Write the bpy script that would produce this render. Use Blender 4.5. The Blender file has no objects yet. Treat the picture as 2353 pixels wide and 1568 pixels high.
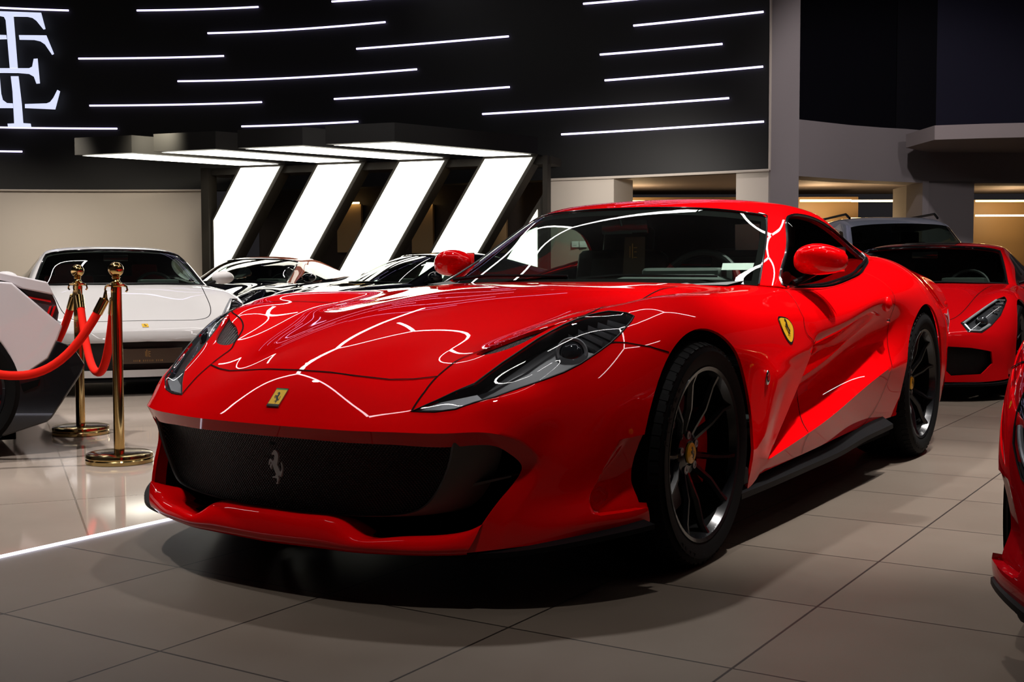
import bpy, bmesh, math, random
import numpy as np
from mathutils import Vector, Matrix
from mathutils.bvhtree import BVHTree
from mathutils.geometry import delaunay_2d_cdt

scene = bpy.context.scene
COL = scene.collection
R = math.radians

# ------------------------------------------------------------------ materials
MATS = {}

def mat(name, color=(.8, .8, .8), rough=.5, metal=0.0, coat=0.0, coat_rough=.02, spec=.5, emit=None, strength=0.0,
        trans=0.0, ior=1.45, alpha=1.0, sheen=0.0):
    m = bpy.data.materials.new(name)
    m.use_nodes = True
    b = m.node_tree.nodes['Principled BSDF']
    b.inputs['Base Color'].default_value = (*color, 1)
    b.inputs['Roughness'].default_value = rough
    b.inputs['Metallic'].default_value = metal
    b.inputs['Coat Weight'].default_value = coat
    b.inputs['Coat Roughness'].default_value = coat_rough
    b.inputs['Specular IOR Level'].default_value = spec
    b.inputs['Transmission Weight'].default_value = trans
    b.inputs['IOR'].default_value = ior
    b.inputs['Alpha'].default_value = alpha
    b.inputs['Sheen Weight'].default_value = sheen
    if emit:
        b.inputs['Emission Color'].default_value = (*emit, 1)
        b.inputs['Emission Strength'].default_value = strength
    MATS[name] = m
    return m

def thin_glass(name, tint, rough=0.0, refl=1.0):
    """architectural glass for single sheets: fresnel mix of a tinted see-through and a sharp mirror"""
    m = bpy.data.materials.new(name)
    m.use_nodes = True
    nt = m.node_tree
    nt.nodes.clear()
    out = nt.nodes.new('ShaderNodeOutputMaterial')
    mix = nt.nodes.new('ShaderNodeMixShader')
    tr = nt.nodes.new('ShaderNodeBsdfTransparent')
    gl = nt.nodes.new('ShaderNodeBsdfGlossy')
    fr = nt.nodes.new('ShaderNodeLayerWeight')
    fr.inputs['Blend'].default_value = .5
    pw = nt.nodes.new('ShaderNodeMath'); pw.operation = 'POWER'; pw.inputs[1].default_value = 5.0
    mul = nt.nodes.new('ShaderNodeMath')
    mul.operation = 'MULTIPLY_ADD'
    mul.inputs[1].default_value = .92 * refl
    mul.inputs[2].default_value = .08 * refl
    mul.use_clamp = True
    tr.inputs['Color'].default_value = (*tint, 1)
    gl.inputs['Color'].default_value = (1, 1, 1, 1)
    gl.inputs['Roughness'].default_value = rough
    nt.links.new(fr.outputs['Facing'], pw.inputs[0]); nt.links.new(pw.outputs[0], mul.inputs[0])
    nt.links.new(mul.outputs[0], mix.inputs[0])
    nt.links.new(tr.outputs[0], mix.inputs[1])
    nt.links.new(gl.outputs[0], mix.inputs[2])
    nt.links.new(mix.outputs[0], out.inputs[0])
    MATS[name] = m
    return m

def bump_noise(m, scale, strength, detail=4, dist=.01, voronoi=False):
    nt = m.node_tree
    b = nt.nodes['Principled BSDF']
    tc = nt.nodes.new('ShaderNodeTexCoord')
    n = nt.nodes.new('ShaderNodeTexVoronoi' if voronoi else 'ShaderNodeTexNoise')
    n.inputs['Scale'].default_value = scale
    if not voronoi:
        n.inputs['Detail'].default_value = detail
    bp = nt.nodes.new('ShaderNodeBump')
    bp.inputs['Strength'].default_value = strength
    bp.inputs['Distance'].default_value = dist
    nt.links.new(tc.outputs['Object'], n.inputs['Vector'])
    nt.links.new(n.outputs[0], bp.inputs['Height'])
    nt.links.new(bp.outputs[0], b.inputs['Normal'])

# ------------------------------------------------------------------ objects
def tag(o, label=None, cat=None, group=None, kind=None):
    if label: o['label'] = label
    if cat: o['category'] = cat
    if group: o['group'] = group
    if kind: o['kind'] = kind
    return o

def empty(name, loc=(0, 0, 0), rz=0.0, label=None, cat=None, group=None, kind=None):
    o = bpy.data.objects.new(name, None)
    o.empty_display_size = .2
    o.location = loc
    o.rotation_euler = (0, 0, rz)
    COL.objects.link(o)
    return tag(o, label, cat, group, kind)

def link(name, me, parent=None, label=None, cat=None, group=None, kind=None):
    o = bpy.data.objects.new(name, me)
    COL.objects.link(o)
    if parent is not None:
        o.parent = parent
    return tag(o, label, cat, group, kind)

def mesh_obj(name, V, F, m, parent=None, smooth=35, label=None, cat=None, group=None, kind=None, weld=0.0, recalc=False):
    me = bpy.data.meshes.new(name)
    me.from_pydata([tuple(map(float, v)) for v in V], [], [tuple(int(i) for i in f) for f in F])
    if weld or recalc:
        bm = bmesh.new(); bm.from_mesh(me)
        if weld: bmesh.ops.remove_doubles(bm, verts=bm.verts, dist=weld)
        if recalc: bmesh.ops.recalc_face_normals(bm, faces=bm.faces)
        bm.to_mesh(me); bm.free()
    me.materials.append(m)
    shade(me, smooth)
    return link(name, me, parent, label, cat, group, kind)

def shade(me, ang):
    if ang:
        me.shade_smooth()
        me.set_sharp_from_angle(angle=R(ang))
    me.update()

class MB:
    """collects simple shapes into one bmesh"""
    def __init__(s): s.bm = bmesh.new()
    def box(s, c, d, rot=None, bevel=0.0, seg=2, taper=None):
        r = bmesh.ops.create_cube(s.bm, size=1.0)
        vs = r['verts']
        for v in vs:
            v.co = Vector((v.co.x * d[0], v.co.y * d[1], v.co.z * d[2]))
            if taper and v.co.z > 0: v.co.x *= taper; v.co.y *= taper
        if bevel:
            es = list({e for v in vs for e in v.link_edges})
            g = bmesh.ops.bevel(s.bm, geom=es, offset=bevel, segments=seg, profile=.7, affect='EDGES')
            vs = list({v for f in g['faces'] for v in f.verts} | {v for v in vs if v.is_valid})
        M = Matrix.Translation(c) @ (rot.to_4x4() if rot is not None else Matrix.Identity(4))
        for v in vs: v.co = M @ v.co
        return s
    def add(s, V, F):
        b = [s.bm.verts.new(tuple(map(float, v))) for v in V]
        for f in F:
            try: s.bm.faces.new([b[i] for i in f])
            except ValueError: pass
        return s
    def lathe(s, prof, n=48, axis='z', c=(0, 0, 0), a0=0.0, a1=2 * math.pi):
        """prof: list of (r, h)"""
        V = []; F = []; full = abs(a1 - a0 - 2 * math.pi) < 1e-6
        m = n if full else n + 1
        for i in range(m):
            a = a0 + (a1 - a0) * i / n
            for r, h in prof:
                p = (r * math.cos(a), r * math.sin(a), h)
                if axis == 'y': p = (p[0], p[2], p[1])
                elif axis == 'x': p = (p[2], p[0], p[1])
                V.append((p[0] + c[0], p[1] + c[1], p[2] + c[2]))
        k = len(prof)
        for i in range(n):
            j = (i + 1) % m
            for q in range(k - 1):
                F.append((i * k + q, j * k + q, j * k + q + 1, i * k + q + 1))
        return s.add(V, F)
    def tube(s, pts, r, n=10, closed=False, cap=True, flat=1.0):
        pts = [Vector(p) for p in pts]
        N = len(pts)
        rr = r if hasattr(r, '__len__') else [r] * N
        V = []; F = []
        up = None
        for i in range(N):
            a = pts[(i - 1) % N] if (closed or i > 0) else pts[i]
            b = pts[(i + 1) % N] if (closed or i < N - 1) else pts[i]
            t = (b - a).normalized()
            if up is None:
                up = Vector((0, 0, 1)) if abs(t.z) < .9 else Vector((1, 0, 0))
            x = t.cross(up)
            if x.length < 1e-6: x = t.cross(Vector((0, 1, 0)))
            x.normalize(); y = x.cross(t).normalized(); up = y
            for k in range(n):
                an = 2 * math.pi * k / n
                V.append(pts[i] + x * math.cos(an) * rr[i] + y * math.sin(an) * rr[i] * flat)
        for i in range(N if closed else N - 1):
            j = (i + 1) % N
            for k in range(n):
                l = (k + 1) % n
                F.append((i * n + k, i * n + l, j * n + l, j * n + k))
        if cap and not closed:
            F.append(tuple(range(n - 1, -1, -1))); F.append(tuple((N - 1) * n + k for k in range(n)))
        return s.add(V, F)
    def sphere(s, c, r, n=24, sc=(1, 1, 1)):
        g = bmesh.ops.create_uvsphere(s.bm, u_segments=n, v_segments=n // 2, radius=r)
        for v in g['verts']:
            v.co = Vector((v.co.x * sc[0] + c[0], v.co.y * sc[1] + c[1], v.co.z * sc[2] + c[2]))
        return s
    def prism(s, poly, h, M=None):
        """poly 2D list (counter-clockwise), extruded along +z by h, then transformed by M"""
        M = M or Matrix.Identity(4)
        n = len(poly)
        V = [M @ Vector((x, y, 0)) for x, y in poly] + [M @ Vector((x, y, h)) for x, y in poly]
        r = delaunay_2d_cdt([Vector(q) for q in poly], [], [list(range(n))], 1, 1e-6)
        F = []
        if len(r[0]) == n:
            for t in r[2]:
                F.append(tuple(t)[::-1]); F.append(tuple(i + n for i in t))
        else:
            F.append(tuple(range(n - 1, -1, -1))); F.append(tuple(range(n, 2 * n)))
        for i in range(n):
            j = (i + 1) % n
            F.append((i, j, j + n, i + n))
        return s.add(V, F)
    def build(s, name, m, parent=None, smooth=35, weld=0.0, recalc=True, **kw):
        if weld: bmesh.ops.remove_doubles(s.bm, verts=s.bm.verts, dist=weld)
        if recalc: bmesh.ops.recalc_face_normals(s.bm, faces=s.bm.faces)
        me = bpy.data.meshes.new(name)
        s.bm.to_mesh(me); s.bm.free()
        me.materials.append(m)
        shade(me, smooth)
        return link(name, me, parent, **kw)

def copy_tree(o, parent=None):
    c = o.copy(); COL.objects.link(c)
    if parent is not None: c.parent = parent
    for ch in list(o.children): copy_tree(ch, c)
    return c

# ------------------------------------------------------------------ splines and lofted patches
def spline_seg(P, ts):
    """natural cubic C2 spline through P (n,d) with chord length knots; evaluated at interval fractions ts -> (n-1)*len(ts)+1 points"""
    P = np.asarray(P, float); n = len(P)
    k = len(ts)
    if n == 2:
        out = [P[0] + (P[1] - P[0]) * t for t in ts] + [P[1]]
        return np.array(out)
    h = np.maximum(np.linalg.norm(np.diff(P, axis=0), axis=1), 1e-4) ** .8
    A = np.zeros((n, n)); b = np.zeros((n, P.shape[1]))
    A[0, 0] = A[-1, -1] = 1
    for i in range(1, n - 1):
        A[i, i - 1] = h[i - 1]; A[i, i] = 2 * (h[i - 1] + h[i]); A[i, i + 1] = h[i]
        b[i] = 6 * ((P[i + 1] - P[i]) / h[i] - (P[i] - P[i - 1]) / h[i - 1])
    M = np.linalg.solve(A, b)
    out = []
    for i in range(n - 1):
        for t in ts:
            x = t * h[i]; y = h[i] - x
            out.append((M[i] * y ** 3 + M[i + 1] * x ** 3) / (6 * h[i]) + (P[i] / h[i] - M[i] * h[i] / 6) * y + (P[i + 1] / h[i] - M[i + 1] * h[i] / 6) * x)
    out.append(P[-1])
    return np.array(out)

def spline(P, k, brk=(), sym0=False):
    """sym0: the first point lies on the car's centre plane; mirror (y -> -y) so the tangent is level there"""
    ts = [i / k for i in range(k)]
    P = np.asarray(P, float)
    cuts = [0] + sorted(b for b in brk if 0 < b < len(P) - 1) + [len(P) - 1]
    out = []
    for a, b in zip(cuts[:-1], cuts[1:]):
        seg = P[a:b + 1]
        if a == 0 and sym0:
            m = seg[1:][::-1] * np.array([1, -1, 1])
            S = spline_seg(np.concatenate([m, seg]), ts)
            S = S[len(m) * k:]
        else:
            S = spline_seg(seg, ts)
        out.append(S if b == cuts[-1] else S[:-1])
    return np.concatenate(out)

class Patch:
    """tensor surface: rows along u (S), columns along v (C)"""
    def __init__(s, G, ku=8, kv=6, brk_u=(), brk_v=(), sym=True, soft_u=(), soft_v=(), mask=None):
        """soft_u / soft_v: extra crease rows / columns that only count where mask(row, col) > 0"""
        G = np.asarray(G, float)
        def make(bu, bv):
            rows = np.array([spline(g, kv, bv, sym) for g in G])          # S x nv x 3
            D = np.array([spline(rows[:, j], ku, bu) for j in range(rows.shape[1])])  # nv x nu x 3
            return D.transpose(1, 0, 2)
        s.D = make(brk_u, brk_v)
        if mask is not None:
            D2 = make(tuple(brk_u) + tuple(soft_u), tuple(brk_v) + tuple(soft_v))
            n, m = s.D.shape[:2]
            w = np.array([[mask(i / ku, j / kv) for j in range(m)] for i in range(n)])[..., None]
            s.D = s.D * (1 - w) + D2 * w
        s.ku, s.kv = ku, kv
        s.nu, s.nv = s.D.shape[:2]
        s._bvh = None
    def ev(s, u, v):
        """u, v in dense grid units"""
        i = min(max(int(u), 0), s.nu - 2); j = min(max(int(v), 0), s.nv - 2)
        a, b = u - i, v - j
        D = s.D
        return D[i, j] * (1 - a) * (1 - b) + D[i + 1, j] * a * (1 - b) + D[i, j + 1] * (1 - a) * b + D[i + 1, j + 1] * a * b
    def bvh(s):
        if s._bvh is None:
            V = [tuple(p) for p in s.D.reshape(-1, 3)]
            F = []
            for i in range(s.nu - 1):
                for j in range(s.nv - 1):
                    a = i * s.nv + j
                    F.append((a, a + s.nv, a + s.nv + 1)); F.append((a, a + s.nv + 1, a + 1))
            s._bvh = BVHTree.FromPolygons(V, F)
        return s._bvh
    def _uv(s, co, fi):
        q, h = divmod(fi, 2)
        i, j = divmod(q, s.nv - 1)
        D = s.D
        p = np.array(co)
        if h == 0:
            a, b, c = D[i, j], D[i + 1, j], D[i + 1, j + 1]; U = [(0, 0), (1, 0), (1, 1)]
        else:
            a, b, c = D[i, j], D[i + 1, j + 1], D[i, j + 1]; U = [(0, 0), (1, 1), (0, 1)]
        M = np.stack([b - a, c - a], 1)
        w = np.linalg.lstsq(M, p - a, rcond=None)[0]
        w0 = 1 - w.sum()
        return i + w0 * U[0][0] + w[0] * U[1][0] + w[1] * U[2][0], j + w0 * U[0][1] + w[0] * U[1][1] + w[1] * U[2][1]
    def near(s, P):
        co, no, fi, d = s.bvh().find_nearest(Vector(P))
        return s._uv(co, fi)
    def side(s, x, z, y0=1.6):
        r = s.bvh().ray_cast(Vector((x, y0, z)), Vector((0, -1, 0)))
        if r[0] is None: return s.near((x, .96, z))
        return s._uv(r[0], r[2])
    def top(s, x, y, z0=2.0):
        r = s.bvh().ray_cast(Vector((x, y, z0)), Vector((0, 0, -1)))
        if r[0] is None: return s.near((x, y, .8))
        return s._uv(r[0], r[2])
    def normal(s, u, v):
        e = .3
        a = s.ev(min(u + e, s.nu - 1.001), v) - s.ev(max(u - e, 0), v)
        b = s.ev(u, min(v + e, s.nv - 1.001)) - s.ev(u, max(v - e, 0))
        n = np.cross(b, a)
        return n / (np.linalg.norm(n) + 1e-12)

def dens(loop, k=4, closed=True):
    """smoothly densify a polyline of any dimension"""
    P = np.asarray(loop, float)
    if closed:
        m = 3
        Q = np.concatenate([P[-m:], P, P[:m + 1]])
        S = spline_seg(Q, [i / k for i in range(k)])
        return S[m * k:-(m) * k - 1]
    return spline_seg(P, [i / k for i in range(k)])

def lin(loop, k=4, closed=True):
    P = np.asarray(loop, float); out = []
    n = len(P)
    for i in range(n if closed else n - 1):
        a, b = P[i], P[(i + 1) % n]
        for t in range(k): out.append(a + (b - a) * t / k)
    if not closed: out.append(P[-1])
    return np.array(out)

def inside(poly, pts):
    poly = np.asarray(poly); x = pts[:, 0]; y = pts[:, 1]
    r = np.zeros(len(pts), bool)
    n = len(poly)
    for i in range(n):
        x1, y1 = poly[i]; x2, y2 = poly[(i + 1) % n]
        if y1 == y2: continue
        c = ((y1 > y) != (y2 > y)) & (x < (x2 - x1) * (y - y1) / (y2 - y1) + x1)
        r ^= c
    return r

def trim(patch, loops, order=None):
    """cut the patch along closed (u,v) loops; returns V(3d), tri list, label array (-1 = outside all loops).
    a face takes the label of the LAST loop that holds it."""
    nu, nv = patch.nu, patch.nv
    gi, gj = np.meshgrid(np.arange(nu), np.arange(nv), indexing='ij')
    G = np.stack([gi.ravel(), gj.ravel()], 1).astype(float)
    keep = np.ones(len(G), bool)
    border = (G[:, 0] == 0) | (G[:, 0] == nu - 1) | (G[:, 1] == 0) | (G[:, 1] == nv - 1)
    pts = []; edges = []
    for L in loops:
        L = np.asarray(L, float)
        L = np.clip(L, [0, 0], [nu - 1, nv - 1])
        # resample so no edge is longer than .7 cell
        out = []
        n = len(L)
        for i in range(n):
            a, b = L[i], L[(i + 1) % n]
            d = np.abs(b - a).max()
            m = max(1, int(math.ceil(d / .7)))
            for t in range(m): out.append(a + (b - a) * t / m)
        L2 = np.array(out)
        base = len(pts)
        pts += list(L2)
        edges += [(base + i, base + (i + 1) % len(L2)) for i in range(len(L2))]
        lo = L2.min(0) - 1; hi = L2.max(0) + 1
        cand = np.where(((G > lo) & (G < hi)).all(1))[0]
        for c in cand:
            if keep[c] and not border[c]:
                if (np.abs(L2 - G[c]).max(1) < .3).any(): keep[c] = False
    n0 = len(pts)
    Gk = G[keep]
    allp = np.concatenate([np.array(pts).reshape(-1, 2), Gk]) if n0 else Gk
    sc = np.array([1.0, 1.0])
    r = delaunay_2d_cdt([Vector(q * sc) for q in allp], edges, [], 0, 1e-5)
    V2 = np.array([tuple(q) for q in r[0]])
    T = np.array([tuple(t) for t in r[2]])
    V3 = np.array([patch.ev(a, b) for a, b in V2])
    cen = V2[T].mean(1)
    lab = np.full(len(T), -1)
    for k, L in enumerate(loops):
        lab[inside(np.clip(np.asarray(L, float), [0, 0], [nu - 1, nv - 1]), cen)] = k
    # drop degenerate
    a = V2[T[:, 1]] - V2[T[:, 0]]; b = V2[T[:, 2]] - V2[T[:, 0]]
    ar = np.abs(a[:, 0] * b[:, 1] - a[:, 1] * b[:, 0])
    ok = ar > 1e-7
    return V3, T[ok], lab[ok], V2

def sub_mesh(V, T, offset=None):
    used, inv = np.unique(T, return_inverse=True)
    return V[used], inv.reshape(T.shape)

def orient(V, T, ref):
    """flip all faces so the mean normal agrees with direction function ref(centroid)"""
    n = np.cross(V[T[:, 1]] - V[T[:, 0]], V[T[:, 2]] - V[T[:, 0]])
    c = V[T].mean(1)
    s = (n * ref(c)).sum()
    return T if s > 0 else T[:, ::-1]

def both(V, T):
    """mesh plus its mirror image across the centre plane, joined along it"""
    n = len(V)
    cen = np.abs(V[:, 1]) < 2e-4
    V = V.copy(); V[cen, 1] = 0
    idx = np.where(cen, np.arange(n), n + np.cumsum(~cen) - 1)
    return np.concatenate([V, V[~cen] * np.array([1, -1, 1])]), np.concatenate([T, idx[T[:, ::-1]]])

def mirror(V, T):
    return V * np.array([1, -1, 1]), T[:, ::-1]

def offset_shell(V, T, d):
    """vertices moved along area normals by d"""
    n = np.zeros_like(V)
    fn = np.cross(V[T[:, 1]] - V[T[:, 0]], V[T[:, 2]] - V[T[:, 0]])
    for k in range(3): np.add.at(n, T[:, k], fn)
    n /= np.linalg.norm(n, axis=1)[:, None] + 1e-12
    return V + n * d

def rim_edges(T):
    """boundary edges as ordered loops"""
    from collections import defaultdict
    E = {}
    for t in T:
        for a, b in ((t[0], t[1]), (t[1], t[2]), (t[2], t[0])):
            if (b, a) in E: del E[(b, a)]
            else: E[(a, b)] = 1
    return list(E)

def thicken(V, T, d):
    """close a sheet into a solid of thickness d (inwards)"""
    W = offset_shell(V, T, -d)
    n = len(V)
    F = [tuple(t) for t in T] + [tuple(i + n for i in t[::-1]) for t in T]
    for a, b in rim_edges(T): F.append((b, a, a + n, b + n))
    return np.concatenate([V, W]), F

def solid_obj(name, V, T, m, parent, th, inner=None, **kw):
    """a sheet given real thickness, with its own material on the inner side"""
    W, F = thicken(V, T, th)
    o = mesh_obj(name, W, F, m, parent, 0, **kw)
    if inner is not None:
        o.data.materials.append(inner)
        mi = np.zeros(len(F), np.int32); mi[len(T):2 * len(T)] = 1
        o.data.polygons.foreach_set('material_index', mi)
    shade(o.data, 40)
    return o
# ------------------------------------------------------------------ shared materials
def paint(name, c, rough=.38, metal=0.0, coat=1.0):
    return mat(name, c, rough, metal, coat=coat, coat_rough=.012, spec=.0)
red_paint = paint('red paint', (.74, .0010, .0025))
black_gloss = mat('gloss black', (.006, .006, .007), .12, coat=.6)
black_satin = mat('satin black', (.005, .005, .0055), .45, spec=.08)
black_matt = mat('matt black', (.0025, .0025, .0025), .8, spec=.05)
grey_trim = mat('dark grey trim', (.10, .095, .09), .5)
rubber = mat('tyre rubber', (.0035, .0035, .0035), .65, spec=.10)
rim_black = mat('rim gloss black', (.005, .005, .006), .24, spec=.4, coat=.35)
chrome = mat('chrome', (.75, .75, .76), .12, 1.0)
steel = mat('brake steel', (.25, .25, .26), .35, 1.0)
yellow = mat('badge yellow', (.85, .50, .02), .35, coat=.5)
badge_black = mat('badge black', (.01, .01, .01), .35)
green_en = mat('badge green', (.0, .25, .06), .4)
white_en = mat('badge white', (.8, .8, .8), .4)
caliper_red = mat('caliper red', (.55, .01, .01), .3, coat=.6)
leather = mat('black leather', (.012, .012, .013), .5)
leather_red = mat('red leather', (.3, .01, .015), .45)
dash_mat = mat('dash grey leather', (.075, .085, .08), .6)
paper = mat('white paper', (.75, .75, .74), .7)
card_brown = mat('brown card', (.07, .042, .026), .5)
gold_print = mat('gold print', (.45, .28, .09), .35, .6)
glass_screen = thin_glass('windscreen glass', (.62, .72, .66))
glass_dark = thin_glass('tinted side glass', (.42, .52, .47))
glass_lamp = thin_glass('lamp cover glass', (.82, .84, .86))
lamp_black = mat('lamp housing black', (.032, .032, .034), .3, coat=.4)
lamp_grey = mat('lamp louvre grey', (.40, .40, .41), .35, .4)
lens_glass = mat('projector lens', (.02, .022, .025), .03, spec=.9, coat=1.0)
mesh_mat = mat('grille mesh black', (.006, .006, .006), .5)

def perforated(name, scale, dark=(.002, .002, .002), light=(.02, .02, .02), rot=.785):
    """fine punched mesh: holes as a procedural colour and bump pattern in object space"""
    m = mat(name, light, .35, spec=.5)
    nt = m.node_tree; b = nt.nodes['Principled BSDF']
    tc = nt.nodes.new('ShaderNodeTexCoord')
    mp = nt.nodes.new('ShaderNodeMapping'); mp.inputs['Rotation'].default_value = (rot, 0, 0)
    mp.inputs['Scale'].default_value = (scale, scale, scale)
    sx = nt.nodes.new('ShaderNodeSeparateXYZ')
    def n(op, a, bb=None):
        q = nt.nodes.new('ShaderNodeMath'); q.operation = op
        nt.links.new(a, q.inputs[0])
        if bb is not None:
            if isinstance(bb, float): q.inputs[1].default_value = bb
            else: nt.links.new(bb, q.inputs[1])
        return q.outputs[0]
    nt.links.new(tc.outputs['Object'], mp.inputs[0]); nt.links.new(mp.outputs[0], sx.inputs[0])
    s1 = n('SINE', sx.outputs[1]); s2 = n('SINE', sx.outputs[2])
    pr = n('MULTIPLY', s1, s2)
    th = n('GREATER_THAN', n('ABSOLUTE', pr), .38)
    mixc = nt.nodes.new('ShaderNodeMix'); mixc.data_type = 'RGBA'
    mixc.inputs[6].default_value = (*light, 1); mixc.inputs[7].default_value = (*dark, 1)
    nt.links.new(th, mixc.inputs[0]); nt.links.new(mixc.outputs[2], b.inputs['Base Color'])
    bp = nt.nodes.new('ShaderNodeBump'); bp.inputs['Strength'].default_value = 1; bp.inputs['Distance'].default_value = -.004
    nt.links.new(n('ABSOLUTE', pr), bp.inputs['Height']); nt.links.new(bp.outputs[0], b.inputs['Normal'])
    return m
grille_mesh = perforated('grille punched mesh', 420, (.001, .001, .001), (.007, .007, .007))
vent_mesh = perforated('vent punched mesh', 520, (.0015, .0015, .0015), (.008, .008, .008))

HORSE = [(1222,598),(1245,565),(1262,558),(1285,572),(1300,590),(1308,620),(1305,660),(1300,690),(1320,715),(1340,745),(1352,750),(1361,735),(1358,700),(1345,670),(1352,662),(1368,690),(1373,730),(1366,770),(1360,790),(1350,798),(1340,782),(1326,792),(1337,820),(1326,850),(1329,866),(1308,863),(1318,838),(1310,817),(1290,812),(1258,813),(1256,803),(1288,796),(1298,780),(1275,745),(1255,715),(1240,690),(1233,712),(1233,740),(1214,715),(1221,690),(1234,680),(1215,666),(1206,700),(1195,700),(1200,655),(1215,641),(1245,662),(1258,648),(1262,612),(1250,602),(1232,606)]
HORSE = [((x - 1285) / 308.0, -(y - 712) / 308.0) for x, y in HORSE]   # height 1, centred
emblem_silver = mat('emblem silver', (.8, .8, .8), .35, .3)
# ------------------------------------------------------------------ the red grand tourer: lower body surface (left half, x forward, y left, metres, front axle at x=0)
G_BODY = [
 # c0 centre        c1                 c2                 c3                 c4                 c5                  c6                 c7 ridge           c8 hollow          c9                 c10 blade          c11 sill
 [(-3.72,0,.95),   (-3.72,.22,.95),   (-3.72,.45,.945),  (-3.72,.6,.935),   (-3.72,.72,.905),  (-3.72,.80,.85),   (-3.72,.85,.77),   (-3.72,.87,.68),   (-3.72,.87,.58),   (-3.72,.86,.48),   (-3.72,.85,.38),   (-3.72,.82,.25)],
 [(-3.30,0,.985),  (-3.30,.22,.985),  (-3.30,.45,.982),  (-3.30,.6,.975),   (-3.30,.735,.945), (-3.30,.82,.885),  (-3.30,.89,.795),  (-3.30,.935,.70),  (-3.30,.95,.60),   (-3.30,.95,.48),   (-3.30,.945,.36),  (-3.30,.92,.22)],
 [(-2.75,0,.99),   (-2.75,.22,.995),  (-2.75,.45,1.0),   (-2.75,.6,1.005),  (-2.75,.735,1.0),  (-2.75,.84,.955),  (-2.75,.93,.875),  (-2.75,.972,.78),  (-2.75,.982,.68),  (-2.75,.982,.57),  (-2.75,.978,.44),  (-2.75,.955,.24)],
 [(-2.28,0,.97),   (-2.28,.22,.975),  (-2.28,.45,.98),   (-2.28,.6,.985),   (-2.28,.74,.98),   (-2.28,.83,.948),  (-2.28,.915,.885), (-2.28,.966,.80),  (-2.28,.962,.71),  (-2.28,.966,.61),  (-2.28,.984,.50),  (-2.28,.935,.24)],
 [(-1.85,0,.92),   (-1.85,.22,.92),   (-1.85,.45,.92),   (-1.85,.6,.918),   (-1.85,.74,.912),  (-1.85,.832,.892), (-1.85,.912,.845), (-1.85,.963,.785), (-1.85,.898,.665), (-1.85,.892,.565), (-1.85,.984,.462), (-1.85,.938,.245)],
 [(-1.5,0,.88),    (-1.5,.22,.88),    (-1.5,.45,.88),    (-1.5,.6,.878),    (-1.5,.74,.874),   (-1.5,.84,.856),   (-1.5,.92,.805),   (-1.5,.962,.727),  (-1.5,.880,.605),  (-1.5,.872,.475),  (-1.5,.984,.405),  (-1.5,.946,.245)],
 [(-1.2,0,.88),    (-1.2,.22,.88),    (-1.2,.45,.88),    (-1.2,.6,.878),    (-1.2,.74,.870),   (-1.2,.842,.848),  (-1.2,.925,.785),  (-1.2,.961,.69),   (-1.17,.878,.565), (-1.14,.868,.42),  (-1.2,.982,.352),  (-1.2,.952,.238)],
 [(-.98,0,.883),   (-.98,.22,.883),   (-.98,.45,.88),    (-.98,.6,.876),    (-.99,.74,.868),   (-1.0,.845,.843),  (-1.03,.93,.772),  (-1.075,.960,.672),(-.985,.892,.56),  (-.775,.872,.405), (-.545,.972,.268), (-.53,.954,.222)],
 [(-.88,0,.884),   (-.88,.22,.884),   (-.88,.45,.88),    (-.88,.6,.874),    (-.88,.74,.866),   (-.9,.847,.842),   (-.95,.932,.765),  (-1.02,.962,.66),  (-.950,.961,.565), (-.745,.964,.42),  (-.52,.969,.268),  (-.48,.956,.22)],
 [(-.47,0,.872),   (-.47,.22,.871),   (-.47,.45,.862),   (-.47,.6,.850),    (-.47,.72,.845),   (-.47,.83,.842),   (-.47,.925,.765),  (-.47,.962,.63),   (-.46,.966,.545),  (-.44,.967,.43),   (-.42,.968,.30),   (-.41,.957,.195)],
 [(-.15,0,.842),   (-.15,.22,.842),   (-.15,.45,.83),    (-.15,.6,.816),    (-.15,.71,.826),   (-.15,.80,.845),   (-.15,.912,.785),  (-.15,.957,.70),   (-.15,.965,.61),   (-.15,.967,.49),   (-.15,.967,.34),   (-.15,.957,.195)],
 [(.15,0,.80),     (.15,.22,.80),     (.15,.45,.79),     (.15,.6,.79),      (.15,.70,.808),    (.15,.805,.817),   (.15,.90,.765),    (.15,.948,.685),   (.15,.960,.59),    (.15,.963,.47),    (.15,.963,.33),    (.15,.957,.195)],
 [(.49,0,.742),    (.485,.22,.742),   (.465,.45,.735),   (.445,.605,.748),  (.41,.71,.765),    (.365,.828,.732),  (.36,.905,.64),    (.36,.934,.54),    (.36,.940,.42),    (.37,.938,.31),    (.38,.945,.235),   (.39,.935,.185)],
 [(.797,0,.630),   (.785,.22,.628),   (.725,.45,.619),   (.70,.575,.615),   (.655,.675,.604),  (.58,.752,.626),   (.52,.845,.565),   (.485,.885,.475),  (.475,.888,.385),  (.49,.882,.30),    (.525,.880,.232),  (.54,.865,.182)],
 [(.902,0,.535),   (.888,.22,.534),   (.845,.44,.533),   (.805,.555,.540),  (.752,.635,.563),  (.665,.75,.545),   (.61,.795,.49),    (.583,.822,.43),   (.58,.825,.36),    (.60,.812,.29),    (.64,.795,.228),   (.66,.78,.175)],
 [(.946,0,.482),   (.934,.22,.482),   (.895,.44,.483),   (.848,.575,.484),  (.793,.668,.486),  (.73,.722,.462),   (.693,.745,.432),  (.673,.755,.40),   (.674,.754,.355),  (.70,.735,.302),   (.742,.705,.238),  (.765,.685,.166)],
 [(.930,0,.447),   (.918,.22,.447),   (.878,.44,.446),   (.826,.58,.445),   (.762,.678,.446),  (.733,.70,.426),   (.709,.715,.404),  (.699,.721,.385),  (.709,.713,.356),  (.744,.690,.309),  (.79,.655,.238),   (.822,.622,.160)],
]
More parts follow.
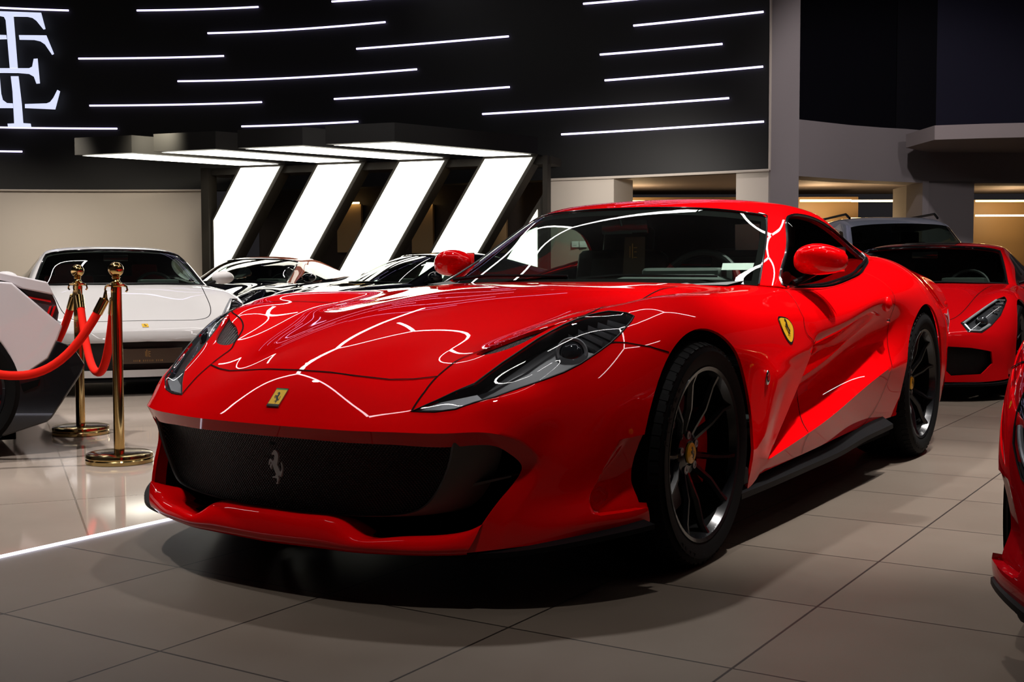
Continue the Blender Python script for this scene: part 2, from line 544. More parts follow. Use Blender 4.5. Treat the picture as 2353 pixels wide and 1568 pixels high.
def _sst(x, a, b):
    t = min(max((x - a) / (b - a), 0), 1); return t * t * (3 - 2 * t)
# valley column between the bonnet's centre bulge and the wings, and the bulge it leaves
_VAL = {9: (-.47, .59, .853), 10: (-.14, .595, .800), 11: (.16, .515, .774), 12: (.475, .405, .702), 13: (.758, .305, .6175), 14: (.874, .33, .5335), 15: (.925, .32, .482), 16: (.908, .32, .446)}
_MOVE = {(9, 0): (-.47, 0, .877), (9, 1): (-.47, .28, .873), (9, 2): (-.47, .645, .847), (9, 3): (-.47, .69, .845), (9, 4): (-.47, .75, .847),
         (10, 0): (-.15, 0, .855), (10, 1): (-.15, .27, .850), (10, 2): (-.15, .645, .807), (10, 3): (-.15, .69, .823), (10, 4): (-.15, .74, .839), (10, 5): (-.15, .81, .845),
         (11, 0): (.15, 0, .816), (11, 1): (.15, .23, .812), (11, 2): (.15, .58, .784), (11, 3): (.15, .645, .801), (11, 4): (.15, .71, .815), (11, 5): (.15, .805, .818),
         (12, 0): (.49, 0, .750), (12, 1): (.49, .19, .746), (12, 2): (.465, .51, .717),
         (13, 0): (.797, 0, .632), (13, 1): (.79, .17, .630), (14, 1): (.896, .17, .535), (15, 1): (.941, .17, .482), (16, 1): (.924, .17, .447)}
for _k, _v in _MOVE.items(): G_BODY[_k[0]][_k[1]] = _v
for _i, _r in enumerate(G_BODY):
    _r.insert(2, _VAL.get(_i) or tuple((np.array(_r[1]) + np.array(_r[2])) / 2))
BODY = Patch(G_BODY, ku=12, kv=9, brk_u=(15,), brk_v=(), soft_u=(7, 8), soft_v=(11,),
             mask=lambda i, j: _sst(j, 7.6, 8.5) * _sst(i, 2.3, 3.6) * (1 - _sst(i, 8.3, 9.2)))
def _relax(P, w, it):
    """even out small waves of a patch where w > 0 (the centre line mirrors)"""
    for _ in range(it):
        D = P.D
        E = np.concatenate([D[:, 1:2] * np.array([1, -1, 1]), D, D[:, -1:]], 1)
        L = D.copy()
        L[1:-1] = .25 * (D[:-2] + D[2:] + E[1:-1, :-2] + E[1:-1, 2:])
        P.D = D + (L - D) * w * .6
        P.D[:, 0, 1] = 0
_n, _m = BODY.D.shape[:2]
_relax(BODY, np.array([[_sst(i / 12, 9.0, 10.0) * (1 - _sst(i / 12, 14.2, 14.8)) * (1 - _sst(j / 9, 2.6, 3.8)) for j in range(_m)] for i in range(_n)])[..., None], 40)


# cabin surface: windscreen, pillar, roof rail, side glass (half)
G_CAB = [
 # g0 centre        g1                g2               g3 screen edge    g4 pillar crest   g5 glass edge     g6 mid glass      g7 belt
 [(-.74,0,.880),   (-.77,.30,.882),  (-.86,.58,.880),  (-.985,.755,.872),(-1.03,.79,.868), (-1.085,.812,.864),(-1.09,.815,.862),(-1.10,.818,.860)],
 [(-.93,0,.995),   (-.96,.29,.992),  (-1.05,.545,.980),(-1.175,.70,.970),(-1.22,.735,.966),(-1.265,.763,.958),(-1.27,.80,.91),  (-1.29,.828,.858)],
 [(-1.11,0,1.11),  (-1.14,.28,1.106),(-1.23,.515,1.09),(-1.35,.648,1.075),(-1.395,.685,1.07),(-1.42,.712,1.06),(-1.43,.785,.96), (-1.45,.838,.860)],
 [(-1.29,0,1.208), (-1.32,.27,1.204),(-1.40,.48,1.188),(-1.505,.592,1.17),(-1.54,.632,1.163),(-1.565,.665,1.148),(-1.58,.765,1.0),(-1.62,.842,.868)],
 [(-1.55,0,1.252), (-1.56,.27,1.246),(-1.58,.47,1.229),(-1.62,.575,1.212),(-1.65,.612,1.203),(-1.69,.645,1.178),(-1.72,.755,1.02),(-1.75,.84,.884)],
 [(-1.85,0,1.265), (-1.85,.27,1.259),(-1.86,.47,1.241),(-1.88,.575,1.222),(-1.90,.615,1.208),(-1.95,.650,1.17), (-1.97,.755,1.03),(-1.97,.832,.918)],
 [(-2.12,0,1.245), (-2.12,.27,1.24), (-2.13,.46,1.224),(-2.15,.575,1.20), (-2.18,.62,1.178), (-2.22,.665,1.122),(-2.20,.745,1.04),(-2.16,.815,.952)],
 [(-2.45,0,1.175), (-2.45,.27,1.17), (-2.46,.45,1.155),(-2.46,.575,1.128),(-2.44,.635,1.10), (-2.38,.715,1.035),(-2.36,.75,1.01),(-2.32,.79,.985)],
 [(-2.85,0,1.06),  (-2.85,.27,1.055),(-2.85,.45,1.045),(-2.82,.59,1.025), (-2.78,.66,1.01),  (-2.70,.74,.99),   (-2.66,.77,.975),(-2.62,.80,.955)],
 [(-3.25,0,.975),  (-3.25,.27,.972), (-3.25,.45,.965), (-3.22,.60,.955),  (-3.18,.67,.945),  (-3.10,.74,.93),   (-3.06,.77,.92),  (-3.0,.80,.90)],
]
CAB = Patch(G_CAB, ku=8, kv=7, brk_u=(3,), brk_v=())
# ------------------------------------------------------------------ wheels (built facing +y, wheel centre at the origin)
def text_mesh(s, size, m, name, parent, M, depth=.001):
    cu = bpy.data.curves.new(name, 'FONT'); cu.body = s; cu.size = size; cu.align_x = 'CENTER'; cu.align_y = 'CENTER'
    cu.extrude = depth
    o = bpy.data.objects.new(name, cu); COL.objects.link(o)
    dg = bpy.context.evaluated_depsgraph_get(); dg.update()
    me = bpy.data.meshes.new_from_object(o.evaluated_get(dg))
    bpy.data.objects.remove(o); bpy.data.curves.remove(cu)
    me.materials.clear(); me.materials.append(m)
    me.transform(M)
    return link(name, me, parent)

def emblem_disc(parent, r, y, z0=0, x0=0):
    d = MB(); d.lathe([(0, y + .004), (r * .8, y + .0035), (r, y), (r, y - .006)], 32, 'y', (x0, 0, z0))
    cap = d.build('hub_cap', yellow, parent)
    h = MB()
    M = Matrix.Translation((x0, y + .0035, z0)) @ Matrix(((-1, 0, 0, 0), (0, 0, 1, 0), (0, 1, 0, 0), (0, 0, 0, 1))) @ Matrix.Scale(r * 1.3, 4)
    h.prism(HORSE, .0012 / (r * 1.3), M)
    h.build('horse_mark', badge_black, cap, smooth=0)
    return cap

def make_wheel(parent, loc, tyre_r, rim_r, w, dish, side=1, rot=0.0, style='twin', rim_m=None, detail=True, cal=True, steer=0.0, cal_side=-1, cap_m=None):
    """w = tyre width; outer face at +w/2"""
    rim_m = rim_m or rim_black
    o = bpy.data.objects.new('wheel', None); COL.objects.link(o); o.parent = parent
    o.location = loc
    o.rotation_euler = (0, 0, (0 if side > 0 else math.pi) + steer)
    h = w / 2
    t = MB()
    prof = [(rim_r - .012, -h * .82), (rim_r + .01, -h * .95), (rim_r + .05, -h * 1.0), (tyre_r - .035, -h * .985), (tyre_r - .010, -h * .90), (tyre_r, -h * .72)]
    g = []
    for k, gy in enumerate((-.5, -.17, .17, .5)):
        g += [(tyre_r + .001, h * (gy - .03)), (tyre_r - .006, h * (gy - .025)), (tyre_r - .006, h * (gy + .025)), (tyre_r + .001, h * (gy + .03))]
    prof = prof + g + [(a, -b) for a, b in prof[::-1]]
    t.lathe(prof, 96 if detail else 48, 'y')
    # tread shoulder grooves
    if detail:
        for s in (1, -1):
            for k in range(60):
                a = 2 * math.pi * k / 60
                t.box(((tyre_r - .0078) * math.cos(a), s * h * .83, (tyre_r - .0078) * math.sin(a)), (.006, h * .20, .021), Matrix.Rotation(-a, 3, 'Y') @ Matrix.Rotation(s * R(22), 3, 'Z'))
    ty = t.build('tyre', rubber, o, smooth=40)
    if detail:
        # raised bead line and moulded maker's lettering on the side wall
        for word, a0, sz in (('PIRELLI', 148, .036), ('P ZERO', -112, .028)):
            n = len(word)
            for i, chx in enumerate(word):
                if chx == ' ': continue
                a = R(a0 - (i - (n - 1) / 2) * 6.4)
                rr = (rim_r + tyre_r) / 2 + .004
                M = Matrix.Translation((-rr * math.cos(a), h - .0012, rr * math.sin(a))) @ Matrix(((-1, 0, 0, 0), (0, 0, 1, 0), (0, 1, 0, 0), (0, 0, 0, 1))) @ Matrix.Rotation(a - math.pi / 2, 4, 'Z')
                text_mesh(chx, sz, rubber, 'side_wall_letter', ty, M, .0008)
    r = MB()
    r.lathe([(rim_r - .004, h * .80), (rim_r + .006, h * .90), (rim_r + .002, h * .945), (rim_r - .010, h * .92), (rim_r - .016, h * .82), (rim_r - .020, h * .74)], 72, 'y')
    bl = MB(); bl.lathe([(rim_r - .020, h * .74), (rim_r - .030, h * .55), (rim_r - .034, -h * .75), (rim_r - .002, -h * .8)], 72, 'y'); bl.build('rim_barrel', black_matt, o)
    hd = h * .9 - dish
    r.lathe([(0, hd - .010), (.035, hd - .010), (.040, hd - .004), (.070, hd - .012), (.078, hd - .03), (.075, hd - .06), (0, hd - .06)], 40, 'y')
    npair = 5
    for k in range(npair):
        pc = R(133 + 72 * k) + rot
        for sgn in (-1, 1):
            def P(rad, da, y): return np.array([rad * math.cos(pc + sgn * R(da)), y, rad * math.sin(pc + sgn * R(da))])
            def width(rad, da, wd):
                a = pc + sgn * R(da); return np.array([-math.sin(a), 0, math.cos(a)]) * wd
            if style == 'twin':
                st = [(.045, 10, hd - .016, .014, .030), (.085, 13, hd - .004, .012, .028), (.150, 14, hd + dish * .42, .010, .024), (rim_r - .045, 15.5, h * .78, .0095, .022), (rim_r - .012, 17, h * .88, .013, .022)]
            else:
                st = [(.045, 6, hd - .016, .016, .03), (.12, 9, hd + .01, .014, .03), (rim_r - .03, 15, h * .78, .013, .022), (rim_r - .01, 17, h * .86, .016, .022)]
            V = []; F = []
            for rad, da, y, wd, dp in st:
                c = P(rad, da, y); wv = width(rad, da, wd); dn = np.array([0, -dp, 0])
                V += [c - wv * .45, c + wv * .45, c + wv + dn * .6, c + wv * .8 + dn, c - wv * .8 + dn, c - wv + dn * .6]
            for i in range(len(st) - 1):
                for q in range(6):
                    F.append((i * 6 + q, i * 6 + (q + 1) % 6, i * 6 + 6 + (q + 1) % 6, i * 6 + 6 + q))
            F.append(tuple(range(6))); F.append(tuple((len(st) - 1) * 6 + q for q in range(5, -1, -1)))
            r.add(V, F)
    rim = r.build('rim', rim_m, o, smooth=30)
    cap = emblem_disc(o, .033, hd + .002) if cap_m is None else MB().lathe([(0, hd + .004), (.03, hd + .003), (.033, hd - .006)], 24, 'y').build('hub_cap', cap_m, o)
    if detail:
        for k in range(5):
            a = R(11 + 72 * k) + rot
            MB().lathe([(0, hd - .006), (.008, hd - .006), (.010, hd - .004), (.013, hd - .004), (.013, hd - .014)], 16, 'y', (.057 * math.cos(a), 0, .057 * math.sin(a))).build('wheel_bolt', steel, o)
    d = MB(); d.lathe([(.06, -.02), (.195, -.02), (.195, .012), (.06, .012), (.06, -.02)], 56, 'y'); d.build('brake_disc', steel, o)
    if cal:
        c = MB(); a0 = 0 if cal_side > 0 else math.pi
        c.lathe([(.125, .045), (.205, .045), (.215, .03), (.215, -.04), (.125, -.04), (.125, .045)], 20, 'y', (0, 0, 0), a0 - .62, a0 + .62)
        c.build('brake_caliper', caliper_red, o)
    return o
# ------------------------------------------------------------------ the red grand tourer
HL_LOOP = [(0.840,0.452,0.536),(0.82,0.517,0.536),(0.797,0.569,0.544),(0.727,0.652,0.576),(0.666,0.692,0.597),(0.607,0.734,0.617),(0.553,0.768,0.636),(0.501,0.795,0.659),(0.442,0.817,0.688),(0.393,0.831,0.712),(0.34,0.837,0.738),(0.267,0.834,0.771),(0.236,0.828,0.785),(0.238,0.805,0.794),(0.268,0.759,0.798),(0.331,0.73,0.789),(0.419,0.691,0.763),(0.499,0.651,0.725),(0.618,0.605,0.661),(0.711,0.574,0.608),(0.79,0.505,0.565)]
SLOT_LOOP = [(0.600,0.498,0.684),(0.557,0.499,0.702),(0.527,0.519,0.714),(0.494,0.552,0.727),(0.465,0.594,0.74),(0.434,0.650,0.756),(0.395,0.690,0.77),(0.45,0.659,0.75),(0.519,0.626,0.716),(0.574,0.585,0.692),(0.603,0.535,0.681)]
for _i, _j in ((7, 5), (8, 4), (9, 3), (10, 2)): SLOT_LOOP[_i] = tuple(np.array(SLOT_LOOP[_j]) * .08 + np.array(SLOT_LOOP[_i]) * .92)
SLOT_LOOP[0] = (.592, .497, .688)
HOOD_SIDE = [(0.717,0.451,0.624),(0.660,0.455,0.655),(0.617,0.462,0.676),(0.576,0.488,0.694),(0.474,0.548,0.734),(0.411,0.629,0.762),(0.365,0.708,0.782),(0.22,0.715,0.80),(0.06,0.675,0.806),(-0.103,0.635,0.811),(-0.287,0.60,0.831),(-0.478,0.575,0.853),(-.66,.565,.87)]
HOOD_FRONT = [(0.797,0.0,0.63),(0.798,0.05,0.63),(0.795,0.12,0.629),(0.79,0.209,0.626),(0.768,0.319,0.619),(0.744,0.387,0.619)]
SHIELD = [(-0.703,0.752),(-0.75,0.757),(-0.797,0.749),(-0.829,0.72),(-0.822,0.69),(-0.785,0.655),(-0.735,0.678),(-0.706,0.715)]
MOUTH_N = 12

def loft_strip(A, B, steps=1):
    """quads between two equal polylines"""
    n = len(A)
    V = list(A) + list(B)
    return V, [(i, i + 1, n + i + 1, n + i) for i in range(n - 1)]

def ribbon(patch, uvs, width, off=.0012):
    """thin strip lying on a patch along a (u,v) polyline; returns V, F"""
    P = np.array([patch.ev(*q) for q in uvs]); N = np.array([patch.normal(*q) for q in uvs])
    cen = np.array([-1.2, 0, .35])
    V = []; F = []
    for i in range(len(P)):
        t = P[min(i + 1, len(P) - 1)] - P[max(i - 1, 0)]
        t /= np.linalg.norm(t) + 1e-12
        n = N[i] if N[i] @ (P[i] - cen) > 0 else -N[i]
        s = np.cross(t, n)
        V += [P[i] + s * width / 2 + n * off, P[i] - s * width / 2 + n * off]
    for i in range(len(P) - 1): F.append((2 * i, 2 * i + 1, 2 * i + 3, 2 * i + 2))
    return V, F

def out_ref(c): return c - np.array([-1.2, 0, .25])

def build_gt(root, paint_m, hl_loop=HL_LOOP, full=True):
    B = BODY
    nv = B.nv - 1
    # ---- cut lines in surface coordinates
    def arch(cx, cz, r, a0, a1):
        L = []
        for k in range(41):
            a = R(a0 + (a1 - a0) * k / 40)
            L.append(B.side(cx + r * math.cos(a), cz + r * math.sin(a)))
        return [(L[0][0], nv)] + L + [(L[-1][0], nv)]
    l_arch_f = arch(0, .350, .392, -22, 202)
    l_arch_r = arch(-2.72, .362, .402, -16, 196)
    hole = [(-.78, -.0), (-.80, .3), (-.90, .55), (-1.03, .70), (-1.2, .755), (-1.6, .77), (-1.9, .765), (-2.1, .72), (-2.2, .6), (-2.25, .3), (-2.25, 0)]
    l_hole = [B.top(x, max(y, .001)) for x, y in hole]
    l_hole[0] = (l_hole[0][0], 0); l_hole[-1] = (l_hole[-1][0], 0)
    l_hl = [B.near(p) for p in dens(hl_loop, 3)] if full else [B.near(p) for p in lin(hl_loop, 2)]
    if full: l_hl = [B.near(p) for p in lin(hl_loop, 2)]
    l_slot = [B.near(p) for p in dens(SLOT_LOOP, 3)]
    fr = [B.near(p) for p in HOOD_FRONT]; fr[0] = (fr[0][0], 0)
    sd = [B.near(p) for p in dens(HOOD_SIDE, 4, False)]
    re = [B.top(-.72, .45), B.top(-.70, .25), B.top(-.70, .001)]; re[-1] = (re[-1][0], 0)
    l_hood = list(fr) + list(sd) + re
    dfr = [B.near(p) for p in ((-1.06,.835,.852), (-1.0,.885,.81), (-.965,.935,.745), (-.965,.96,.68), (-1.03,.92,.605), (-1.12,.88,.53), (-1.14,.87,.455), (-1.09,.885,.40), (-1.0,.925,.352), (-.92,.965,.306), (-.915,.96,.235))]
    dre = [B.side(-1.72, .235), B.side(-1.90, .30), B.side(-2.05, .45), B.side(-2.14, .62), B.side(-2.17, .78), B.side(-2.16, .86), B.near((-2.08, .83, .935))]
    bel = [B.near((x, .838, .87)) for x in (-1.85, -1.6, -1.3)]
    l_door = [tuple(q) for q in np.concatenate([dens(np.array(dfr), 3, False), dens(np.array(dre), 3, False), np.array(bel)])]
    rec = [(.462,.896,.445),(.505,.872,.37),(.545,.850,.30),(.556,.848,.272),(.552,.856,.247),(.53,.872,.238),(.45,.915,.240),(.36,.945,.244),(.33,.95,.30),(.33,.95,.40),(.36,.94,.455)]
    l_rec = [B.near(p) for p in lin(rec, 3)]
    loops = [l_hood, l_door, l_hole, l_slot, l_hl, l_rec, l_arch_f, l_arch_r]
    V, T, lab, _ = trim(B, loops)
    def part(name, k, m, parent=root, both_sides=True, solid=.010, **kw):
        Vs, Ts = sub_mesh(V, T[lab == k])
        Ts = orient(Vs, Ts, out_ref)
        if both_sides: Vs, Ts = both(Vs, Ts)
        if solid: return solid_obj(name, Vs, Ts, m, parent, solid, black_matt, **kw)
        o = mesh_obj(name, Vs, Ts, m, parent, 40, **kw)
        return o
    body = part('body_shell', -1, paint_m)
    hood = part('hood', 0, paint_m)
    doors = []
    for s in (1, -1):
        Vs, Ts = sub_mesh(V, T[lab == 1]); Ts = orient(Vs, Ts, out_ref)
        if s < 0: Vs, Ts = mirror(Vs, Ts)
        o = solid_obj('door', Vs, Ts, paint_m, root, .010, black_matt)
        doors.append(o)
    # ---- shut lines
    seam_f = [B.near(p) for p in ((0.717,0.451,0.624), (0.775,0.452,0.585), (0.838,0.452,0.538))]
    seam_b = [B.near(p) for p in ((0.392,0.831,0.715),(0.348,0.861,0.711),(0.282,0.904,0.698),(0.222,0.938,0.68))]
    for q, hst in ((list(fr) + sd, hood), ([tuple(a) for a in dens(np.array(dfr), 6, False)], None), ([tuple(a) for a in dens(np.array(dre), 6, False)], None), ([tuple(a) for a in lin(seam_f, 5, False)], body), ([tuple(a) for a in lin(seam_b, 6, False)], body)):
        v, f = ribbon(B, q, .0048 if hst else .003, .002)
        for s in (1, -1):
            m = MB(); m.add(np.array(v) * [1, s, 1], f if s > 0 else [t[::-1] for t in f])
            m.build('shut_line', black_matt, hst or doors[0 if s > 0 else 1], recalc=False)
    # ---- scooped recess ahead of the front wheel, with its shelf
    Vs, Ts = sub_mesh(V, T[lab == 5]); Ts = orient(Vs, Ts, out_ref)
    zl = np.array([.238, .247, .272, .30, .37, .445, .47]); xl = np.array([.53, .552, .556, .545, .505, .462, .44])
    sx_ = np.clip(np.interp(Vs[:, 2], zl, xl) - Vs[:, 0], 0, 1)
    tt = np.clip(sx_ / .045, 0, 1)
    dd = .045 * tt * tt * (3 - 2 * tt) * (1 - np.clip((sx_ - .05) / .13, 0, 1) * .55) * np.clip((.47 - Vs[:, 2]) / .15, 0, 1)
    W = Vs - np.stack([-.25 * dd, dd, 0 * dd], 1)
    bd_ = [(a, b) for a, b in rim_edges(Ts) if Vs[a][2] < .262 and Vs[b][2] < .262]
    n = len(Vs)
    Fs = [tuple(t) for t in Ts]; Fb = [(b, a, a + n, b + n) for a, b in bd_]
    for s in (1, -1):
        Q = np.concatenate([W, Vs]) * [1, s, 1]
        mesh_obj('bumper_scoop', Q, (Fs + Fb) if s > 0 else [f[::-1] for f in Fs + Fb], paint_m, body, 50)
    # ---- bumper lip below the mouth
    G_LIP = [
     [(.80,0,.20),(.925,0,.229),(.950,0,.20),(.957,0,.152),(.90,0,.135)],
     [(.79,.14,.20),(.920,.14,.228),(.946,.14,.20),(.953,.14,.155),(.89,.14,.135)],
     [(.78,.225,.20),(.912,.225,.227),(.940,.225,.198),(.947,.225,.156),(.88,.225,.135)],
     [(.76,.265,.17),(.905,.265,.215),(.936,.265,.19),(.943,.265,.156),(.87,.265,.135)],
     [(.75,.315,.16),(.900,.315,.186),(.931,.315,.178),(.936,.315,.157),(.86,.315,.135)],
     [(.73,.41,.16),(.868,.41,.188),(.902,.41,.181),(.910,.41,.158),(.83,.41,.138)],
     [(.71,.52,.17),(.828,.52,.197),(.860,.52,.187),(.872,.52,.160),(.80,.52,.14)],
     [(.70,.60,.20),(.795,.61,.215),(.826,.60,.196),(.838,.59,.160),(.77,.57,.145)],
     [(.73,.66,.22),(.790,.655,.238),(.812,.642,.20),(.822,.622,.160),(.74,.61,.15)]]
    LIP = Patch(G_LIP, 4, 5)
    Vl, Tl, _, _ = trim(LIP, [])
    Tl = orient(Vl, Tl, lambda c: c - np.array([.6, 0, .16]))
    Vl, Tl = both(Vl, Tl)
    mesh_obj('bumper_lip', Vl, Tl, paint_m, root, 50, weld=.0004)
    # mouth surround turned inwards, the black tray and the cavity behind it
    edge = B.D[-1]                                                # mouth edge from the centre line round to the lower corner
    ins = edge + np.array([-.05, 0, 0]) + np.stack([0 * edge[:, 0], -.012 * np.ones(len(edge)) * (edge[:, 1] > .3), 0 * edge[:, 0]], 1)
    v, f = loft_strip(edge, ins)
    m = MB(); m.add(v, f); m.add(np.array(v) * [1, -1, 1], [t[::-1] for t in f]); m.build('mouth_return', paint_m, body, recalc=False, weld=.0003)
    back = ins * np.array([1, .93, 1]) + np.array([-.28, 0, 0])
    v, f = loft_strip(ins, back)
    m = MB(); m.add(v, f); m.add(np.array(v) * [1, -1, 1], [t[::-1] for t in f])
    m.box((.42, 0, .30), (.02, 1.5, .36))
    m.box((.585, 0, .170), (.33, 1.20, .012)); m.box((.78, 0, .175), (.14, .80, .012))
    m.build('intake_liner', black_matt, root, recalc=False)
    # ---- central grille: punched mesh panel inside a dark frame that sweeps back into the side intakes
    ge = [(0.905, 0, .462), (.895, .2, .460), (.868, .42, .458), (.822, .575, .456), (.818, .560, .40), (.818, .535, .345), (.822, .505, .30), (.832, .47, .268), (.850, .40, .248), (.868, .28, .236), (.878, .14, .230), (.880, 0, .228)]
    ge = np.array(ge)
    top = dens(ge[:4], 5, False); low = dens(ge[3:], 5, False)
    tu = np.linspace(0, 1, 25)
    def along(P, t):
        d = np.r_[0, np.cumsum(np.linalg.norm(np.diff(P, axis=0), axis=1))]; d /= d[-1]
        return np.stack([np.interp(t, d, P[:, k]) for k in range(3)], 1)
    Gt = along(top, tu); Gb = along(low[::-1], tu)
    rowsG = []
    for k in range(9):
        a = k / 8
        r_ = Gt * (1 - a) + Gb * a
        r_[:, 0] -= .022 * math.sin(math.pi * a) - .02 * math.sin(math.pi * a) * 0 
        rowsG.append(r_)
    Vg = []; Fg = []
    W = len(tu)
    for r_ in rowsG: Vg += list(r_)
    for k in range(8):
        for i in range(W - 1): Fg.append((k * W + i, k * W + W + i, k * W + W + i + 1, k * W + i + 1))
    Vg = np.array(Vg); m = MB(); m.add(Vg, Fg); m.add(Vg * [1, -1, 1], [t[::-1] for t in Fg])
    grille = m.build('grille', grille_mesh, root, recalc=False, weld=.0005)
    # frame
    fr0 = dens(ge[3:], 6, False)
    secs = []
    for k, (dx, grow) in enumerate(((-.006, 0), (.006, .004), (.008, .012), (-.012, .034), (-.06, .066), (-.13, .085))):
        cen = np.array([.85, 0, .36])
        d = fr0 - cen; d[:, 0] = 0
        d /= np.linalg.norm(d, axis=1)[:, None] + 1e-9
        gy = np.clip((fr0[:, 1]) / .45, 0, 1)[:, None]
        q = fr0 + d * grow * (.3 + .7 * gy) * np.array([0, 1, .45]); q[:, 0] += dx * (.4 + .6 * gy[:, 0])
        secs.append(q)
    m = MB(); N = len(fr0)
    Vf = np.concatenate(secs); Ff = [(k * N + i, k * N + i + 1, k * N + N + i + 1, k * N + N + i) for k in range(5) for i in range(N - 1)]
    m.add(Vf, Ff); m.add(Vf * [1, -1, 1], [t[::-1] for t in Ff])
    m.build('grille_frame', grey_trim, root, weld=.0005)
    # intake fins
    for s in (1, -1):
        m = MB()
        def fin(a, b, th, dp):
            a = np.array(a); b = np.array(b)
            m.add([a, b, b + [-dp, 0, .004], a + [-dp, 0, .004], a + [0, 0, th], b + [0, 0, th * .5], b + [-dp, 0, .004 + th * .5], a + [-dp, 0, .004 + th]],
                  [(0, 1, 2, 3), (7, 6, 5, 4), (0, 4, 5, 1), (1, 5, 6, 2), (2, 6, 7, 3), (3, 7, 4, 0)])
        fin((.775, .55 * s, .315), (.705, .690 * s, .355), .010, .10)
        fin((.760, .555 * s, .345), (.745, .605 * s, .372), .010, .06)
        m.build('intake_fin', grey_trim, root)
    # ---- splitter blades under the bumper corners
    for s in (1, -1):
        o_ = np.array([(.835, .47, .143), (.828, .54, .143), (.805, .63, .146), (.768, .712, .152), (.68, .815, .166), (.56, .905, .181), (.43, .968, .191), (.40, .978, .193)])
        i_ = np.array([(.78, .44, .148), (.77, .49, .150), (.74, .57, .156), (.69, .65, .166), (.59, .765, .184), (.48, .85, .200), (.41, .90, .212), (.385, .91, .213)])
        if not full: o_[:, 1] -= .035
        o2 = dens(o_, 4, False); i2 = dens(i_, 4, False)
        m = MB(); Q = np.concatenate([i2 + [0, 0, .004], o2 + [0, 0, .010], o2 + [0, 0, -.004], i2 + [0, 0, -.012]]) * [1, s, 1]
        N = len(o2)
        F = [((k * N + i), (k * N + i + 1), ((k + 1) % 4 * N + i + 1), ((k + 1) % 4 * N + i)) for k in range(4) for i in range(N - 1)]
        F += [(0, N, 2 * N, 3 * N), (N - 1, 4 * N - 1, 3 * N - 1, 2 * N - 1)]
        m.add(Q, F); m.build('splitter_blade', black_satin, root, smooth=30)
        # sill blade
        o_ = np.array([(-.30, .962, .170), (-.6, .972, .174), (-1.0, .978, .180), (-1.4, .980, .188), (-1.62, .985, .205), (-1.85, .990, .214), (-2.1, .985, .216)])
        i_ = o_ * [1, 0, 1] + np.stack([0 * o_[:, 0], np.full(len(o_), .90), np.full(len(o_), .035)], 1)
        o2 = dens(o_, 4, False); i2 = dens(i_, 4, False); N = len(o2)
        m = MB(); Q = np.concatenate([i2 + [0, 0, .03], o2 + [0, 0, .010], o2 + [0, 0, -.010], i2 + [0, 0, -.06]]) * [1, s, 1]
        F = [((k * N + i), (k * N + i + 1), ((k + 1) % 4 * N + i + 1), ((k + 1) % 4 * N + i)) for k in range(4) for i in range(N - 1)]
        F += [(0, N, 2 * N, 3 * N), (N - 1, 4 * N - 1, 3 * N - 1, 2 * N - 1)]
        m.add(Q, F); m.build('sill_blade', black_satin, root, smooth=30)
        # deflector stub behind the front wheel
        MB().box((-.345, .915 * s, .232), (.05, .09, .06), bevel=.015, seg=3).build('wheel_deflector', black_satin, root)
    # wheel wells and floor pan
    m = MB()
    for cx, cz, r_ in ((0, .35, .405), (-2.72, .362, .415)):
        for s in (1, -1):
            m.lathe([(r_, (.88 if cx == 0 else .955) * s), (r_, .50 * s), (0.02, .50 * s)], 40, 'y', (cx, 0, cz), R(-15), R(195))
    m.box((-1.36, 0, .155), (2.0, 1.80, .02)); m.box((.30, 0, .15), (.9, .98, .02)); m.box((-3.1, 0, .2), (1.1, .98, .02))
    m.box((-3.70, 0, .52), (.02, 1.5, .56), bevel=.01)
    m.build('underbody', black_matt, root, recalc=False)
    # ---- headlamps
    Vh, Th = sub_mesh(V, T[lab == 4]); Th = orient(Vh, Th, out_ref)
    ring = np.array([B.ev(*q) for q in l_hl])
    rn = np.array([B.normal(*q) for q in l_hl]); rn *= np.sign((rn * out_ref(ring)).sum(1))[:, None]
    for s in (1, -1):
        S = np.array([1, s, 1])
        W = offset_shell(Vh, Th, -.045); Tb = Th
        # walls from rim to bowl
        m = MB()
        m.add(W * S, [t if s > 0 else t[::-1] for t in map(tuple, Tb)])
        n = len(ring)
        low_ = ring - rn * .045
        m.add(np.concatenate([ring - rn * .002, low_]) * S, [(i, (i + 1) % n, n + (i + 1) % n, n + i) if s < 0 else (i, n + i, n + (i + 1) % n, (i + 1) % n) for i in range(n)])
        lamp = m.build('headlamp', lamp_black, root, recalc=False, smooth=30)
        Vc = offset_shell(Vh, Th, .0005) * S
        mesh_obj('lamp_cover', Vc, Th if s > 0 else Th[:, ::-1], glass_lamp, lamp, 50)
        MB().tube([tuple(q) for q in (ring + rn * .0) * S], .0028, 6, True).build('lamp_seal', black_satin, lamp)
        if full:
            # projector, shroud, louvres, marker blade
            def at(p, d):
                u, v = B.near(p); n_ = B.normal(u, v); q = B.ev(u, v)
                n_ = n_ if n_ @ out_ref(q) > 0 else -n_
                return (q - n_ * d) * S, n_ * S
            c, n_ = at((.475, .752, .703), .030)
            fwd = Vector((.80, .45 * s, .28)).normalized()
            rot = fwd.to_track_quat('Z', 'Y').to_matrix().to_4x4()
            pr = MB(); pr.lathe([(0, .020), (.018, .017), (.030, .008), (.035, 0)], 28); 
            pr.bm.transform(Matrix.Translation(c) @ rot); pr.build('projector', lens_glass, lamp)
            pr = MB(); pr.lathe([(.035, -.01), (.036, .006), (.043, .010), (.047, .004), (.049, -.03)], 32)
            pr.bm.transform(Matrix.Translation(c) @ rot); pr.build('projector_ring', lamp_grey, lamp)
